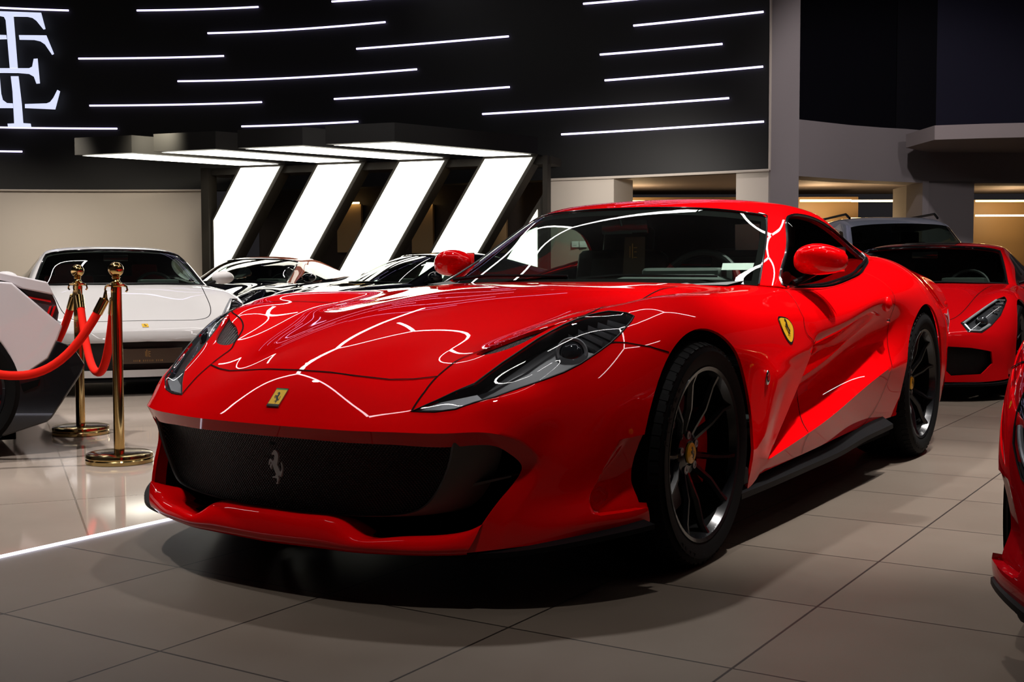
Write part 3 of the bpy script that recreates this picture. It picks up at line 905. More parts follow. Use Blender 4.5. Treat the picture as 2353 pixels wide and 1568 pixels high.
            for k in range(5):
                a = k / 4
                p0 = np.array((.430, .712, .755)) * (1 - a) + np.array((.285, .768, .793)) * a
                p1 = np.array((.425, .800, .705)) * (1 - a) + np.array((.262, .828, .776)) * a
                q0, n0 = at(p0, .020); q1, n1 = at(p1, .022)
                e = np.array([.014, 0, .008])
                lb = MB(); lb.add([q0, q1, q1 - e, q0 - e, q0 - n0 * .018, q1 - n1 * .018, q1 - e - n1 * .018, q0 - e - n0 * .018],
                                  [(0, 1, 2, 3), (4, 7, 6, 5), (0, 4, 5, 1), (1, 5, 6, 2), (2, 6, 7, 3), (3, 7, 4, 0)])
                lb.build('lamp_louvre', lamp_grey, lamp)
            L = [at(p, d)[0] for p, d in (((.80, .53, .548), .012), ((.70, .648, .585), .018), ((.61, .72, .62), .02), ((.52, .775, .655), .02), ((.44, .808, .692), .018))]
            L2 = [at(p, d)[0] for p, d in (((.78, .535, .562), .018), ((.69, .62, .615), .028), ((.60, .67, .665), .032), ((.52, .70, .705), .034), ((.47, .715, .735), .034))]
            v, f = loft_strip(L, L2); MB().add(v, f).build('lamp_reflector', lamp_black, lamp, recalc=False)
            tp = [at(p, .006)[0] for p in ((.828, .462, .540), (.80, .55, .545), (.745, .625, .570), (.738, .60, .590), (.79, .515, .563))]
            MB().add(tp, [(0, 1, 2, 3, 4)]).build('marker_panel', lamp_grey, lamp, recalc=False)
    # vent slot beside the headlamp
    Vs, Ts = sub_mesh(V, T[lab == 3]); Ts = orient(Vs, Ts, out_ref)
    Vs = offset_shell(Vs, Ts, -.012)
    for s in (1, -1): mesh_obj('hood_vent', Vs * [1, s, 1], Ts if s > 0 else Ts[:, ::-1], vent_mesh, root, 40)
    # ---- cabin skin
    C = CAB
    ku, kv = 8, 7
    su = lambda r_: r_ * ku
    band = lambda a, b: None
    wsl = [(0, 0), (0, 3 * kv), (3 * ku - 1.2, 3 * kv), (3 * ku - .35, 3 * kv - 1.0), (3 * ku - .25, 2 * kv), (3 * ku - .25, 0)]
    sg = [C.near(p) for p in dens([(-1.10,.805,.868),(-1.30,.742,.975),(-1.45,.700,1.075),(-1.555,.664,1.147),(-1.64,.652,1.170),(-1.78,.650,1.178),(-1.95,.652,1.167),(-2.13,.668,1.135),(-2.27,.700,1.075),(-2.345,.735,1.02),(-2.33,.78,.985),(-2.20,.805,.960),(-2.0,.832,.925),(-1.8,.840,.898),(-1.55,.838,.872),(-1.3,.830,.863)], 3)]
    Vc, Tc, lc, uvc = trim(C, [wsl, sg])
    def cpart(name, k, m_, sides=True, d=0.0, solid=0, parent=root):
        Vs, Ts = sub_mesh(Vc, Tc[lc == k]); Ts = orient(Vs, Ts, lambda c: c - np.array([-1.6, 0, .6]))
        if d: Vs = offset_shell(Vs, Ts, d)
        if sides:
            Vs, Ts = both(Vs, Ts)
            if solid: return solid_obj(name, Vs, Ts, m_, parent, solid, black_matt)
            o = mesh_obj(name, Vs, Ts, m_, parent, 40)
            return o
        return [mesh_obj(name, (Vs if s > 0 else mirror(Vs, Ts)[0]), (Ts if s > 0 else mirror(Vs, Ts)[1]), m_, parent, 40) for s in (1, -1)]
    roof = cpart('roof', -1, paint_m, solid=.025)
    ws = cpart('windscreen', 0, glass_screen, d=-.002)
    cpart('side_window', 1, glass_dark, False, d=-.003)
    # black printed border of the screen and seals
    def cstrip(uv0, uv1, nm, m_, off=.0012, parent=ws):
        A = np.array([C.ev(*q) for q in uv0]); Bq = np.array([C.ev(*q) for q in uv1])
        N = np.array([C.normal(*q) for q in uv0]); N *= np.sign((N * (A - np.array([-1.6, 0, .6]))).sum(1))[:, None]
        v, f = loft_strip(A - N * off, Bq - N * off)
        mm = MB(); mm.add(v, f); mm.add(np.array(v) * [1, -1, 1], [t[::-1] for t in f]); return mm.build(nm, m_, parent, recalc=False)
    h0 = [(3 * ku - .3, v) for v in np.linspace(0, 3 * kv - .5, 20)]; h1 = [(3 * ku - 2.6, v) for v in np.linspace(0, 3 * kv - .5, 20)]
    cstrip(h0, h1, 'screen_header_band', black_matt, .006)
    p0 = [(u, 3 * kv) for u in np.linspace(0, 3 * ku - 1, 24)]; p1 = [(u, 3 * kv - 1.2) for u in np.linspace(0, 3 * ku - 1, 24)]
    cstrip(p0, p1, 'screen_pillar_band', black_matt, .004)
    b0 = [(0, v) for v in np.linspace(0, 3 * kv, 24)]; b1 = [(1.3, v) for v in np.linspace(0, 3 * kv, 24)]
    cstrip(b0, b1, 'screen_base_band', black_matt, .004)
    for s in (1, -1):
        q = np.array([C.ev(*a) for a in [(u, 3 * kv + .1) for u in np.linspace(0, 3 * ku - .6, 20)] + [(3 * ku - .2, 3 * kv - .6), (3 * ku, 3 * kv - 2)]]) * [1, s, 1]
        MB().tube([tuple(a) for a in q], .0045, 6).build('screen_seal', black_gloss, ws)
        q = np.array([C.ev(*a) for a in sg]) * [1, s, 1]
        MB().tube([tuple(a) for a in q], .007, 6, True).build('window_seal', black_gloss, root)
        q = np.array([(-1.12, .826, .858), (-1.35, .842, .856), (-1.6, .848, .862), (-1.85, .846, .888), (-2.05, .838, .917), (-2.22, .812, .955), (-2.33, .786, .985), (-2.36, .755, 1.012)]) * [1, s, 1]
        MB().tube([tuple(a) for a in dens(q, 3, False)], .009, 8).build('waist_trim', chrome, root)
    q = np.array([C.ev(*a) for a in h0]); MB().tube([tuple(a) for a in np.concatenate([q[::-1] * [1, -1, 1], q[1:]])], .004, 6).build('screen_seal', black_gloss, ws)
    # wipers
    for a, b in (((-.80, .05, .893), (-.90, .62, .905)), ((-.79, -.55, .893), (-.78, .02, .908))):
        a = Vector(a); b = Vector(b)
        w_ = MB(); w_.tube([a, a.lerp(b, .3) + Vector((0, 0, .012)), b], [.010, .007, .005], 6)
        w_.build('wiper', black_satin, root)
    # ---- mirrors
    for s in (1, -1):
        G = []
        for k, (y, x0, x1, z0, z1) in enumerate(((.800, -1.315, -1.24, .945, .985), (.822, -1.345, -1.20, .918, 1.018), (.86, -1.36, -1.175, .907, 1.035), (.905, -1.365, -1.175, .906, 1.038), (.95, -1.365, -1.20, .912, 1.027), (.985, -1.36, -1.235, .925, 1.006), (1.002, -1.345, -1.28, .945, .985))):
            row = []
            cx, cz = (x0 + x1) / 2, (z0 + z1) / 2
            for t in range(20):
                a = 2 * math.pi * t / 20; ca, sa = math.cos(a), math.sin(a)
                e = .75
                row.append((cx + (x1 - x0) / 2 * abs(ca) ** e * (1 if ca > 0 else -1) * (1 if ca > 0 else .8), y * s, cz + (z1 - z0) / 2 * abs(sa) ** e * (1 if sa > 0 else -1)))
            G.append(row)
        Vm = [p_ for row in G for p_ in row]; Fm = [(k * 20 + t, k * 20 + (t + 1) % 20, k * 20 + 20 + (t + 1) % 20, k * 20 + 20 + t) for k in range(6) for t in range(20)]
        Fm += [tuple(range(20)), tuple(120 + t for t in range(19, -1, -1))]
        m = MB(); m.add(Vm, Fm); mir = m.build('door_mirror', paint_m, doors[0 if s > 0 else 1], smooth=60)
        md = mir.modifiers.new('smooth', 'SUBSURF'); md.levels = md.render_levels = 1
        MB().tube([(-1.22, .815 * s, .875), (-1.25, .86 * s, .90), (-1.27, .90 * s, .925)], [.026, .02, .022], 10, flat=.55).build('mirror_arm', black_satin, mir)
        MB().box((-1.362, .905 * s, .972), (.006, .15, .10), bevel=.004).build('mirror_glass', chrome, mir)
    # ---- badges
    u, v = B.near((.884, 0, .553)); n_ = B.normal(u, .5); n_ = n_ if n_[0] > 0 else -n_
    zv = Vector(n_).normalized(); up = Vector((-.044, 0, .040)).normalized(); up = (up - zv * up.dot(zv)).normalized(); xr = up.cross(zv)
    Mb = Matrix((xr, up, zv)).transposed().to_4x4(); Mb.translation = Vector(B.ev(u, 0.01)) + zv * .001
    def rect(w_, h_, x=0, y=0): return [(x - w_ / 2, y - h_ / 2), (x + w_ / 2, y - h_ / 2), (x + w_ / 2, y + h_ / 2), (x - w_ / 2, y + h_ / 2)]
    bd = MB(); bd.prism(rect(.048, .068), .002, Mb); nb = bd.build('nose_badge', chrome, root)
    MB().prism(rect(.043, .062), .0026, Mb).build('badge_face', yellow, nb)
    MB().prism(rect(.043, .004, 0, .030), .0029, Mb).build('badge_stripe', green_en, nb)
    MB().prism(rect(.043, .007, 0, -.0285), .0029, Mb).build('badge_base', badge_black, nb)
    MB().prism([(x * .042, y * .042 - .002) for x, y in HORSE], .0030, Mb).build('horse_mark', badge_black, nb)
    # prancing horse on the grille
    zv = Vector((.98, 0, .12)).normalized(); up = (Vector((0, 0, 1)) - zv * zv.z).normalized(); xr = up.cross(zv)
    Mh = Matrix((xr, up, zv)).transposed().to_4x4(); Mh.translation = Vector((.892, 0, .352))
    MB().prism([(x * .098, y * .098) for x, y in HORSE], .006, Mh).build('horse_emblem', emblem_silver, grille)
    # parking sensor discs on the grille
    for y in (-.30, -.02, .22): MB().lathe([(0, .004), (.013, .003), (.014, -.006)], 20, 'x', (.888 - abs(y) * .09, y, .428)).build('sensor', black_satin, grille)
    # wing shields
    for s in (1, -1):
        P3 = []
        c = np.mean(SHIELD, 0)
        for sc_, off in ((1.0, .0015), (.86, .0028)):
            V_ = []
            for x, z in dens([(c[0] + (x - c[0]) * sc_, c[1] + (z - c[1]) * sc_) for x, z in SHIELD], 3):
                u, v = B.side(x, z); n_ = B.normal(u, v); n_ = n_ if n_[1] > 0 else -n_
                V_.append((B.ev(u, v) + n_ * off) * [1, s, 1])
            P3.append(V_)
        n = len(P3[0])
        m = MB(); m.add(P3[0], [tuple(range(n))]); sh = m.build('wing_shield', chrome, root, recalc=False)
        m = MB(); m.add(P3[1], [tuple(range(n))]); m.build('shield_face', yellow, sh, recalc=False)
        V_ = []
        for x, y in HORSE:
            X, Z = c[0] - s * 0 - x * .062, c[1] + .002 + y * .066
            u, v = B.side(X, Z); n_ = B.normal(u, v); n_ = n_ if n_[1] > 0 else -n_
            V_.append((B.ev(u, v) + n_ * .0042) * [1, s, 1])
        r_ = delaunay_2d_cdt([Vector(q) for q in HORSE], [], [list(range(len(HORSE)))], 1, 1e-6)
        if len(r_[0]) == len(HORSE): m = MB(); m.add(V_, [tuple(t) for t in r_[2]]); m.build('horse_mark', badge_black, sh, recalc=False)
        # side repeater, door handle, lock
        m = MB(); m.sphere((-.506, .972 * s, .554), .02, 16, (.7, .4, 1.3)); m.build('side_marker', chrome, root)
        m = MB(); m.sphere((-2.06, .960 * s, .776), .036, 20, (1.15, .62, 1.0)); m.build('door_handle', paint_m, doors[0 if s > 0 else 1])
        m = MB(); m.lathe([(0, .004), (.008, .004), (.010, -.006)], 16, 'y', (-2.085, .962 * s, .70)); m.build('door_lock', chrome, doors[0 if s > 0 else 1])
    # ---- wheels
    for s in (1, -1):
        make_wheel(root, (0, (.833 if full else .795) * s, .350), .350, .272, .275, .046, s, detail=full, cal_side=-1 if s > 0 else 1)
        make_wheel(root, (-2.72, .822 * s, .364), .364, .272, .315, .052, s, rot=R(14), detail=full, cal_side=1 if s > 0 else -1)
    # ---- cabin interior
    m = MB()
    dp = [[(-.80, y, .872 - .0 * abs(y)), (-.98, y, .888 + .02 * (abs(y - .36) < .2)), (-1.14, y, .885 + .03 * (abs(y - .36) < .2)), (-1.20, y, .83), (-1.14, y, .60)] for y in (-.70, -.55, -.35, -.15, .0, .12, .2, .36, .52, .60, .70)]
    n = 5
    m.add([q for r_ in dp for q in r_], [(i * n + k, i * n + n + k, i * n + n + k + 1, i * n + k + 1) for i in range(len(dp) - 1) for k in range(n - 1)])
    m.build('dashboard', dash_mat, root, smooth=50)
    m = MB(); m.box((-1.55, 0, .30), (1.5, 1.5, .04)); m.box((-2.30, 0, .62), (.05, 1.40, .66)); m.box((-1.6, 0, .48), (1.1, .24, .34), bevel=.03)
    for s in (1, -1): m.box((-1.6, .76 * s, .58), (1.2, .05, .52))
    m.build('cabin_tub', leather, root)
    for s in (1, -1):
        m = MB(); m.box((-1.62, .37 * s, .46), (.52, .50, .16), bevel=.05, seg=3)
        m.box((-1.98, .37 * s, .76), (.14, .48, .56), Matrix.Rotation(R(-14), 3, 'Y'), bevel=.06, seg=3)
        m.box((-2.10, .37 * s, 1.08), (.11, .26, .17), Matrix.Rotation(R(-10), 3, 'Y'), bevel=.045, seg=3)
        st = m.build('seat', leather, root, smooth=60)
        m = MB(); m.box((-1.915, .37 * s, .80), (.05, .26, .40), Matrix.Rotation(R(-14), 3, 'Y'), bevel=.02); m.build('seat_insert', dash_mat, st)
    # steering wheel
    m = MB(); q = []
    for k in range(40):
        a = 2 * math.pi * k / 40
        q.append((0, .178 * math.cos(a), .172 * math.sin(a)))
    m.tube(q, .017, 10, True)
    for a in (R(0), R(180), R(270)): m.box((.02, .10 * math.cos(a), .10 * math.sin(a)), (.02, .14 if a != R(270) else .035, .03 if a != R(270) else .14), bevel=.005)
    m.sphere((.02, 0, 0), .055, 20, (.5, 1, 1))
    m.bm.transform(Matrix.Translation((-1.29, .37, .845)) @ Matrix.Rotation(R(-22), 4, 'Y'))
    sw = m.build('steering_wheel', leather, root)
    for s in (1, -1):
        m = MB(); m.tube([(0, .178 * math.cos(a) * 1.0, .172 * math.sin(a)) for a in np.linspace(R(15), R(40), 6)] if s > 0 else [(0, -.178 * math.cos(a), .172 * math.sin(a)) for a in np.linspace(R(15), R(40), 6)], .0178, 10)
        m.bm.transform(Matrix.Translation((-1.29, .37, .845)) @ Matrix.Rotation(R(-22), 4, 'Y')); m.build('wheel_grip', leather_red, sw)
    m = MB(); m.box((-1.17, .37, .905), (.14, .36, .07), bevel=.03, seg=3); m.build('instrument_hood', dash_mat, root)
    m = MB(); m.box((-1.33, 0, 1.125), (.02, .23, .065), Matrix.Rotation(R(10), 3, 'Y'), bevel=.012); m.tube([(-1.30, 0, 1.13), (-1.27, 0, 1.185)], .008, 8); rm = m.build('rear_view_mirror', black_gloss, root)
    m = MB(); m.box((-1.343, 0, 1.125), (.004, .215, .052), Matrix.Rotation(R(10), 3, 'Y')); m.build('mirror_glass', chrome, rm)
    return doors
# ------------------------------------------------------------------ showroom
def tile_floor_mat():
    m = mat('grey floor tile', (.1, .09, .08), .42, spec=.35)
    nt = m.node_tree; b = nt.nodes['Principled BSDF']
    tc = nt.nodes.new('ShaderNodeTexCoord')
    mp = nt.nodes.new('ShaderNodeMapping'); mp.inputs['Location'].default_value = (-.8878 / .6115, .4264 / .6115, 0); mp.inputs['Scale'].default_value = (1 / .6115,) * 3
    nt.links.new(tc.outputs['Object'], mp.inputs[0])
    sx = nt.nodes.new('ShaderNodeSeparateXYZ'); nt.links.new(mp.outputs[0], sx.inputs[0])
    def n(op, a, v=None, w=None):
        q = nt.nodes.new('ShaderNodeMath'); q.operation = op; nt.links.new(a, q.inputs[0])
        for k, x in ((1, v), (2, w)):
            if x is None: continue
            if isinstance(x, (int, float)): q.inputs[k].default_value = x
            else: nt.links.new(x, q.inputs[k])
        return q.outputs[0]
    fl = [n('FLOOR', sx.outputs[k]) for k in (0, 1)]
    fr = [n('FRACT', sx.outputs[k]) for k in (0, 1)]
    d = [n('MINIMUM', f, n('ADD', n('MULTIPLY', f, -1.0), 1.0)) for f in fr]
    gap = n('LESS_THAN', n('MINIMUM', d[0], d[1]), .0055)
    cx = nt.nodes.new('ShaderNodeCombineXYZ'); nt.links.new(fl[0], cx.inputs[0]); nt.links.new(fl[1], cx.inputs[1])
    wn = nt.nodes.new('ShaderNodeTexWhiteNoise'); nt.links.new(cx.outputs[0], wn.inputs['Vector'])
    no = nt.nodes.new('ShaderNodeTexNoise'); no.inputs['Scale'].default_value = 3.5; no.inputs['Detail'].default_value = 8; no.inputs['Roughness'].default_value = .62
    nt.links.new(tc.outputs['Object'], no.inputs['Vector'])
    val = n('ADD', n('MULTIPLY', wn.outputs['Value'], .16), n('MULTIPLY', no.outputs[0], .30))
    mixc = nt.nodes.new('ShaderNodeMix'); mixc.data_type = 'RGBA'
    mixc.inputs[6].default_value = (.080, .062, .047, 1); mixc.inputs[7].default_value = (.152, .122, .095, 1)
    nt.links.new(val, mixc.inputs[0])
    mix2 = nt.nodes.new('ShaderNodeMix'); mix2.data_type = 'RGBA'; mix2.inputs[7].default_value = (.010, .007, .005, 1)
    nt.links.new(gap, mix2.inputs[0]); nt.links.new(mixc.outputs[2], mix2.inputs[6]); nt.links.new(mix2.outputs[2], b.inputs['Base Color'])
    rr = n('ADD', n('MULTIPLY', no.outputs[0], .12), .36); nt.links.new(rr, b.inputs['Roughness'])
    return m

def marble_mat():
    m = mat('polished beige floor', (.4, .33, .27), .07, spec=.5)
    nt = m.node_tree; b = nt.nodes['Principled BSDF']
    tc = nt.nodes.new('ShaderNodeTexCoord')
    br = nt.nodes.new('ShaderNodeTexBrick'); br.offset = 0; br.inputs['Scale'].default_value = 1.0; br.inputs['Mortar Size'].default_value = .004
    br.inputs['Brick Width'].default_value = 1.2; br.inputs['Row Height'].default_value = 1.2
    br.inputs['Color1'].default_value = (.42, .345, .285, 1); br.inputs['Color2'].default_value = (.385, .315, .26, 1); br.inputs['Mortar'].default_value = (.24, .195, .155, 1)
    mp = nt.nodes.new('ShaderNodeMapping'); mp.inputs['Rotation'].default_value = (0, 0, .6)
    no = nt.nodes.new('ShaderNodeTexNoise'); no.inputs['Scale'].default_value = 1.7; no.inputs['Detail'].default_value = 7
    nt.links.new(tc.outputs['Object'], mp.inputs[0]); nt.links.new(mp.outputs[0], br.inputs['Vector']); nt.links.new(tc.outputs['Object'], no.inputs['Vector'])
    mx = nt.nodes.new('ShaderNodeMix'); mx.data_type = 'RGBA'; mx.blend_type = 'MULTIPLY'; mx.inputs[0].default_value = .35
    nt.links.new(br.outputs[0], mx.inputs[6]); nt.links.new(no.outputs[0], mx.inputs[7]); nt.links.new(mx.outputs[2], b.inputs['Base Color'])
    return m

CAM = np.array([3.45544422, 2.43721604, .902860127])
CF = np.array([-0.8434199, -0.53461009]); CR = np.array([-0.53526092, 0.84468343])
def bearing(k, d):
    """plan point at distance d along the room's viewing axis, k to its right per unit distance"""
    return CAM[:2] + d * (CF + k * CR)

floor_tile = tile_floor_mat(); floor_beige = marble_mat()
wall_black = mat('fascia black', (.005, .005, .0055), .6, spec=.3)
wall_beige = mat('beige wall', (.42, .375, .33), .7)
wall_grey = mat('taupe wall', (.20, .18, .185), .75)
ceil_dark = mat('dark ceiling', (.012, .012, .012), .8)
soffit = mat('soffit plaster', (.22, .19, .19), .8)
led_white = mat('cool white led', (1, 1, 1), .5, emit=(.66, .58, 1.0), strength=2.3)
led_floor = mat('floor led', (1, 1, 1), .5, emit=(.80, .80, 1.0), strength=2.2)
led_sign = mat('sign letter face', (.8, .8, .82), .5, emit=(.66, .72, .98), strength=.85)
led_tube = mat('ceiling tube light', (1, 1, 1), .5, emit=(1, .97, .96), strength=11)
panel_light = mat('panel diffuser', (1, 1, 1), .5, emit=(1.0, .97, .84), strength=4.6)
panel_frame = mat('panel frame bronze', (.012, .0095, .007), .6, spec=.3)
panel_top = mat('canopy frame charcoal', (.014, .0135, .013), .65, spec=.3)
warm_led = mat('warm led', (1, .8, .5), .5, emit=(1.0, .66, .25), strength=6)
wood = mat('wood slat wall', (.30, .19, .09), .5)
dark_glass = mat('dark glass', (.004, .004, .006), .25, spec=.3)
navy_glass = mat('navy glass', (.016, .016, .030), .35, spec=.3)
interior_dark = mat('dark interior', (.02, .012, .009), .7)

def quad(name, pts, m, parent=None, **kw):
    return mesh_obj(name, pts, [tuple(range(len(pts)))], m, parent, 0, **kw)

# floor: matt grey tiles on the near side, polished beige stone beyond the light strip
YS = -1.015
quad('floor', [(-30, YS, 0), (10, YS, 0), (10, 14, 0), (-30, 14, 0)], floor_tile, kind='structure')
quad('floor_polished', [(-30, -34, 0), (10, -34, 0), (10, YS, 0), (-30, YS, 0)], floor_beige, kind='structure')
s_ = MB(); s_.box((2.25, YS, .003), (15.5, .014, .008)); tag(s_.build('floor_light_strip', led_floor, None), 'thin glowing white light strip where grey tiles meet the polished floor', 'light strip')

# curved black fascia with thin light lines, in plan
FPL = np.array([(-5.2, -21.6), (-7.465, -19.618), (-8.449, -18.626), (-10.0, -17.115), (-11.406, -15.27), (-12.542, -13.103), (-13.174, -10.702), (-13.518, -8.383), (-13.806, -6.244), (-13.936, -3.981)])
FP = dens(FPL, 6, False)
FK = np.array([((p - CAM[:2]) @ CR) / ((p - CAM[:2]) @ CF) for p in FP])
def on_fascia(k, out=0.0):
    q = np.array([np.interp(k, FK, FP[:, 0]), np.interp(k, FK, FP[:, 1])])
    if out:
        d = CAM[:2] - q; q = q + d / np.linalg.norm(d) * out
    return q
PX = lambda x: (x - 1176.5) / 2753.9
def height(x, y, q):
    """height of a sight line at plan point q; 784 is the optical centre row"""
    d = (q - CAM[:2]) @ CF / (CF @ CF) * 1.0
    return CAM[2] + d * (-.05324 - (y - 784) / 2753.9 * .99858 - PX(x) * .0024)
def wall_strip(name, P, z0, z1, m, th=.12, **kw):
    V = []; n = len(P)
    N = []
    for i in range(n):
        t = P[min(i + 1, n - 1)] - P[max(i - 1, 0)]; t = t / np.linalg.norm(t)
        nn = np.array([t[1], -t[0]]);
        if nn @ (CAM[:2] - P[i]) > 0: nn = -nn
        N.append(nn)
    A = [(p[0], p[1]) for p in P]; B_ = [tuple(p + nn * th) for p, nn in zip(P, N)]
    V = [(x, y, z0) for x, y in A] + [(x, y, z1) for x, y in A] + [(x, y, z0) for x, y in B_] + [(x, y, z1) for x, y in B_]
    F = []
    for i in range(n - 1):
        F += [(i, i + 1, n + i + 1, n + i), (2 * n + i, 3 * n + i, 3 * n + i + 1, 2 * n + i + 1), (i, 2 * n + i, 2 * n + i + 1, i + 1), (n + i, n + i + 1, 3 * n + i + 1, 3 * n + i)]
    F += [(0, n, 3 * n, 2 * n), (n - 1, 3 * n - 1, 4 * n - 1, 2 * n - 1)]
    return mesh_obj(name, V, F, m, None, 30, recalc=True, **kw)
ZF = 2.50
wall_strip('wall_fascia', FP, ZF, 6.9, wall_black, .35, kind='structure')
# slim pale edge trims of the fascia
e_ = MB(); e_.tube([(*on_fascia(PX(x), .02), ZF + .0) for x in np.linspace(-450, 474, 24)], .018, 6); e_.build('trim_1', wall_beige, kind='structure')
e_ = MB(); e_.tube([(*on_fascia(PX(x), .02), ZF + .0) for x in np.linspace(1262, 1766, 16)], .022, 6); e_.build('trim_2', wall_beige, kind='structure')
e_ = MB(); e_.tube([(*on_fascia(PX(1766), .02), z) for z in (ZF, 6.9)], .02, 6); e_.build('trim_3', wall_beige, kind='structure')
LINES = [(-230, 12, 171, 33), (326, 33, 602, 25), (769, 13, 1120, -14), (486, 84, 890, 59), (191, 141, 522, 135), (824, 119, 1170, 91), (416, 192, 961, 165), (772, 232, 1172, 205), (214, 247, 607, 239), (560, 294, 826, 283), (-230, 290, 276, 299), (-260, 345, 58, 351), (1340, 18, 1640, -10), (1454, 67, 1749, 36), (1378, 132, 1656, 108), (1389, 190, 1749, 159), (1110, 266, 1672, 230), (1290, 312, 1752, 283),
         (250, -60, 640, -75), (900, -70, 1330, -105), (1420, -60, 1750, -90), (60, -120, 420, -130), (640, -110, 1000, -130)]
WHERE = {0: 'upper light line running above the big letters', 1: 'short light line just right of the letters, at the top of the fascia', 2: 'topmost light line at the middle of the black fascia', 3: 'long light line right of the letter tops', 4: 'light line beside the middle arm of the big letters', 5: 'light line near the middle, third from the top', 6: 'longest light line over the left half of the fascia', 7: 'light line above the right end of the glowing canopy', 8: 'light line beside the feet of the big letters', 9: 'lowest short light line just above the canopy', 10: 'light line running under the feet of the big letters', 11: 'lowest light line at the far left edge', 12: 'topmost light line on the right part of the fascia', 13: 'second light line from the top at the right end', 14: 'third light line from the top at the right end', 15: 'fourth light line from the top at the right end', 16: 'long light line starting above the canopy, second from the bottom right', 17: 'lowest light line at the right end, above the red car roof'}
for i, (x0, y0, x1, y1) in enumerate(LINES):
    q0 = on_fascia(PX(x0), .03); q1 = on_fascia(PX(x1), .03)
    z = (height(x0, y0, q0) + height(x1, y1, q1)) / 2
    z0, z1 = height(x0, y0, q0), height(x1, y1, q1)
    m = MB(); ks = np.linspace(PX(x0), PX(x1), 14)
    m.tube([(*on_fascia(k, .03), z0 + (z1 - z0) * t) for k, t in zip(ks, np.linspace(0, 1, 14))], .0165, 6)
    tag(m.build('fascia_light_line', led_white), ('thin white ' + WHERE[i]) if i in WHERE else 'thin white light line high on the black fascia, above the picture', 'light', 'light lines on the black fascia')

# monogram of interlaced serif letters
def monogram():
    root = empty('letter_sign', (*on_fascia(PX(20), .15), 0), label='large pale glowing interlaced serif letter sign on the black fascia', cat='sign')
    rx = root.location.copy()
    def plate(name, polys):
        m = MB()
        for poly in polys:
            pts = []
            for x, y in poly:
                X, Y = x / 3.267, y / 3.267
                q = on_fascia(PX(X), .15)
                pts.append(Vector((q[0] - rx[0], q[1] - rx[1], height(X, Y, q))))
            nrm = Vector((CAM[0] - rx[0], CAM[1] - rx[1], 0)).normalized()
            r_ = delaunay_2d_cdt([Vector(a) for a in poly], [], [list(range(len(poly)))], 1, 1e-6)
            n = len(poly)
            F = [tuple(t) for t in r_[2]] + [tuple(i + n for i in t)[::-1] for t in r_[2]] + [(i, (i + 1) % n, (i + 1) % n + n, i + n) for i in range(n)]
            m.add(pts + [p_ - nrm * .06 for p_ in pts], F)
        return m.build(name, led_sign, root, smooth=0)
    # coordinates read off an enlarged crop of the sign (units: 1/3.267 pixel)
    plate('letter_f', [[(18,112),(355,124),(384,240),(370,243),(318,178),(290,158),(255,150),(150,148),(172,530),(112,530),(90,175),(78,150),(20,138)],
                       [(118,590),(176,590),(195,790),(203,936),(258,940),(262,966),(88,962),(85,940),(135,938),(128,700)],
                       [(186,288),(390,290),(443,424),(430,430),(378,352),(345,330),(300,320),(190,318)]])
    plate('letter_e', [[(-118,280),(92,288),(95,314),(18,316),(30,531),(255,531),(278,520),(291,462),(321,460),(334,640),(308,642),(290,590),(255,570),(174,563),(34,562),(44,720),(55,765),(85,788),(128,790),(130,822),(-92,822),(-92,796),(-52,784),(-42,740),(-62,330),(-80,310),(-118,303)],
                       [(218,795),(380,790),(405,780),(430,750),(462,690),(483,702),(445,832),(218,822)]])
    return root
monogram()

# beige walls below the fascia, at the back
LOWL = np.array([on_fascia(PX(x), -.05) for x in np.linspace(-500, 474, 20)])
wall_strip('wall_left', LOWL, 0, ZF + .05, wall_beige, .15, kind='structure')
LOWM = np.array([on_fascia(PX(x), -.05) for x in np.linspace(1258, 1410, 8)])
wall_strip('wall_middle', LOWM, 0, ZF + .02, wall_beige, .9, kind='structure')
LOWR = np.array([on_fascia(PX(x), -.05) for x in np.linspace(1690, 1768, 6)])
wall_strip('wall_pier', LOWR, 0, ZF + .02, wall_beige, 1.0, kind='structure')
# thermostat and switch plates
for dx, lab_ in ((1322, 'small white thermostat plate left of its twin on the beige wall'), (1340, 'small white switch plate right of the thermostat on the beige wall')):
    q = on_fascia(PX(dx), .0); d = np.array([CAM[0] - q[0], CAM[1] - q[1]]); an = math.atan2(d[1], d[0])
    m = MB(); m.box((q[0] + math.cos(an) * 0, q[1], height(dx, 562, q)), (.05, .12, .10), Matrix.Rotation(an, 3, 'Z'), bevel=.008); m.box((q[0] + math.cos(an) * .03, q[1] + math.sin(an) * .03, height(dx, 561, q)), (.01, .07, .05), Matrix.Rotation(an, 3, 'Z'))
    tag(m.build('wall_switch', paper), lab_, 'switch')

# taupe building front on the right with its long dark window and lower openings
RP = np.array([(-13.936, -3.981), (-14.262, -3.654), (-14.80, -3.44), (-15.373, -3.21), (-15.95, -2.89), (-16.343, -2.615), (-16.707, -2.415), (-17.261, -1.727), (-18.079, -.624), (-18.8, .9), (-19.2, 2.6)])
wall_strip('wall_right_mullion', RP[:2], 0, 6.9, wall_grey, .5, kind='structure')
wall_strip('wall_right_band', RP[1:], 2.42, 3.27, wall_grey, .5, kind='structure')
wall_strip('wall_right_glass', RP[1:6] + [-.35, -.25], 3.2, 6.9, dark_glass, .05, kind='structure')
wall_strip('wall_right_navy', np.array([RP[6] + [-.4, .1], RP[7] + [-.4, .1], RP[8] + [-.4, .1], RP[9] + [-.4, .1]]), 3.2, 6.9, navy_glass, .05, kind='structure')
wall_strip('wall_right_dark', np.array([RP[5] + [-.36, -.24], RP[6] + [-.42, .12]]), 3.2, 6.9, dark_glass, .05, kind='structure')
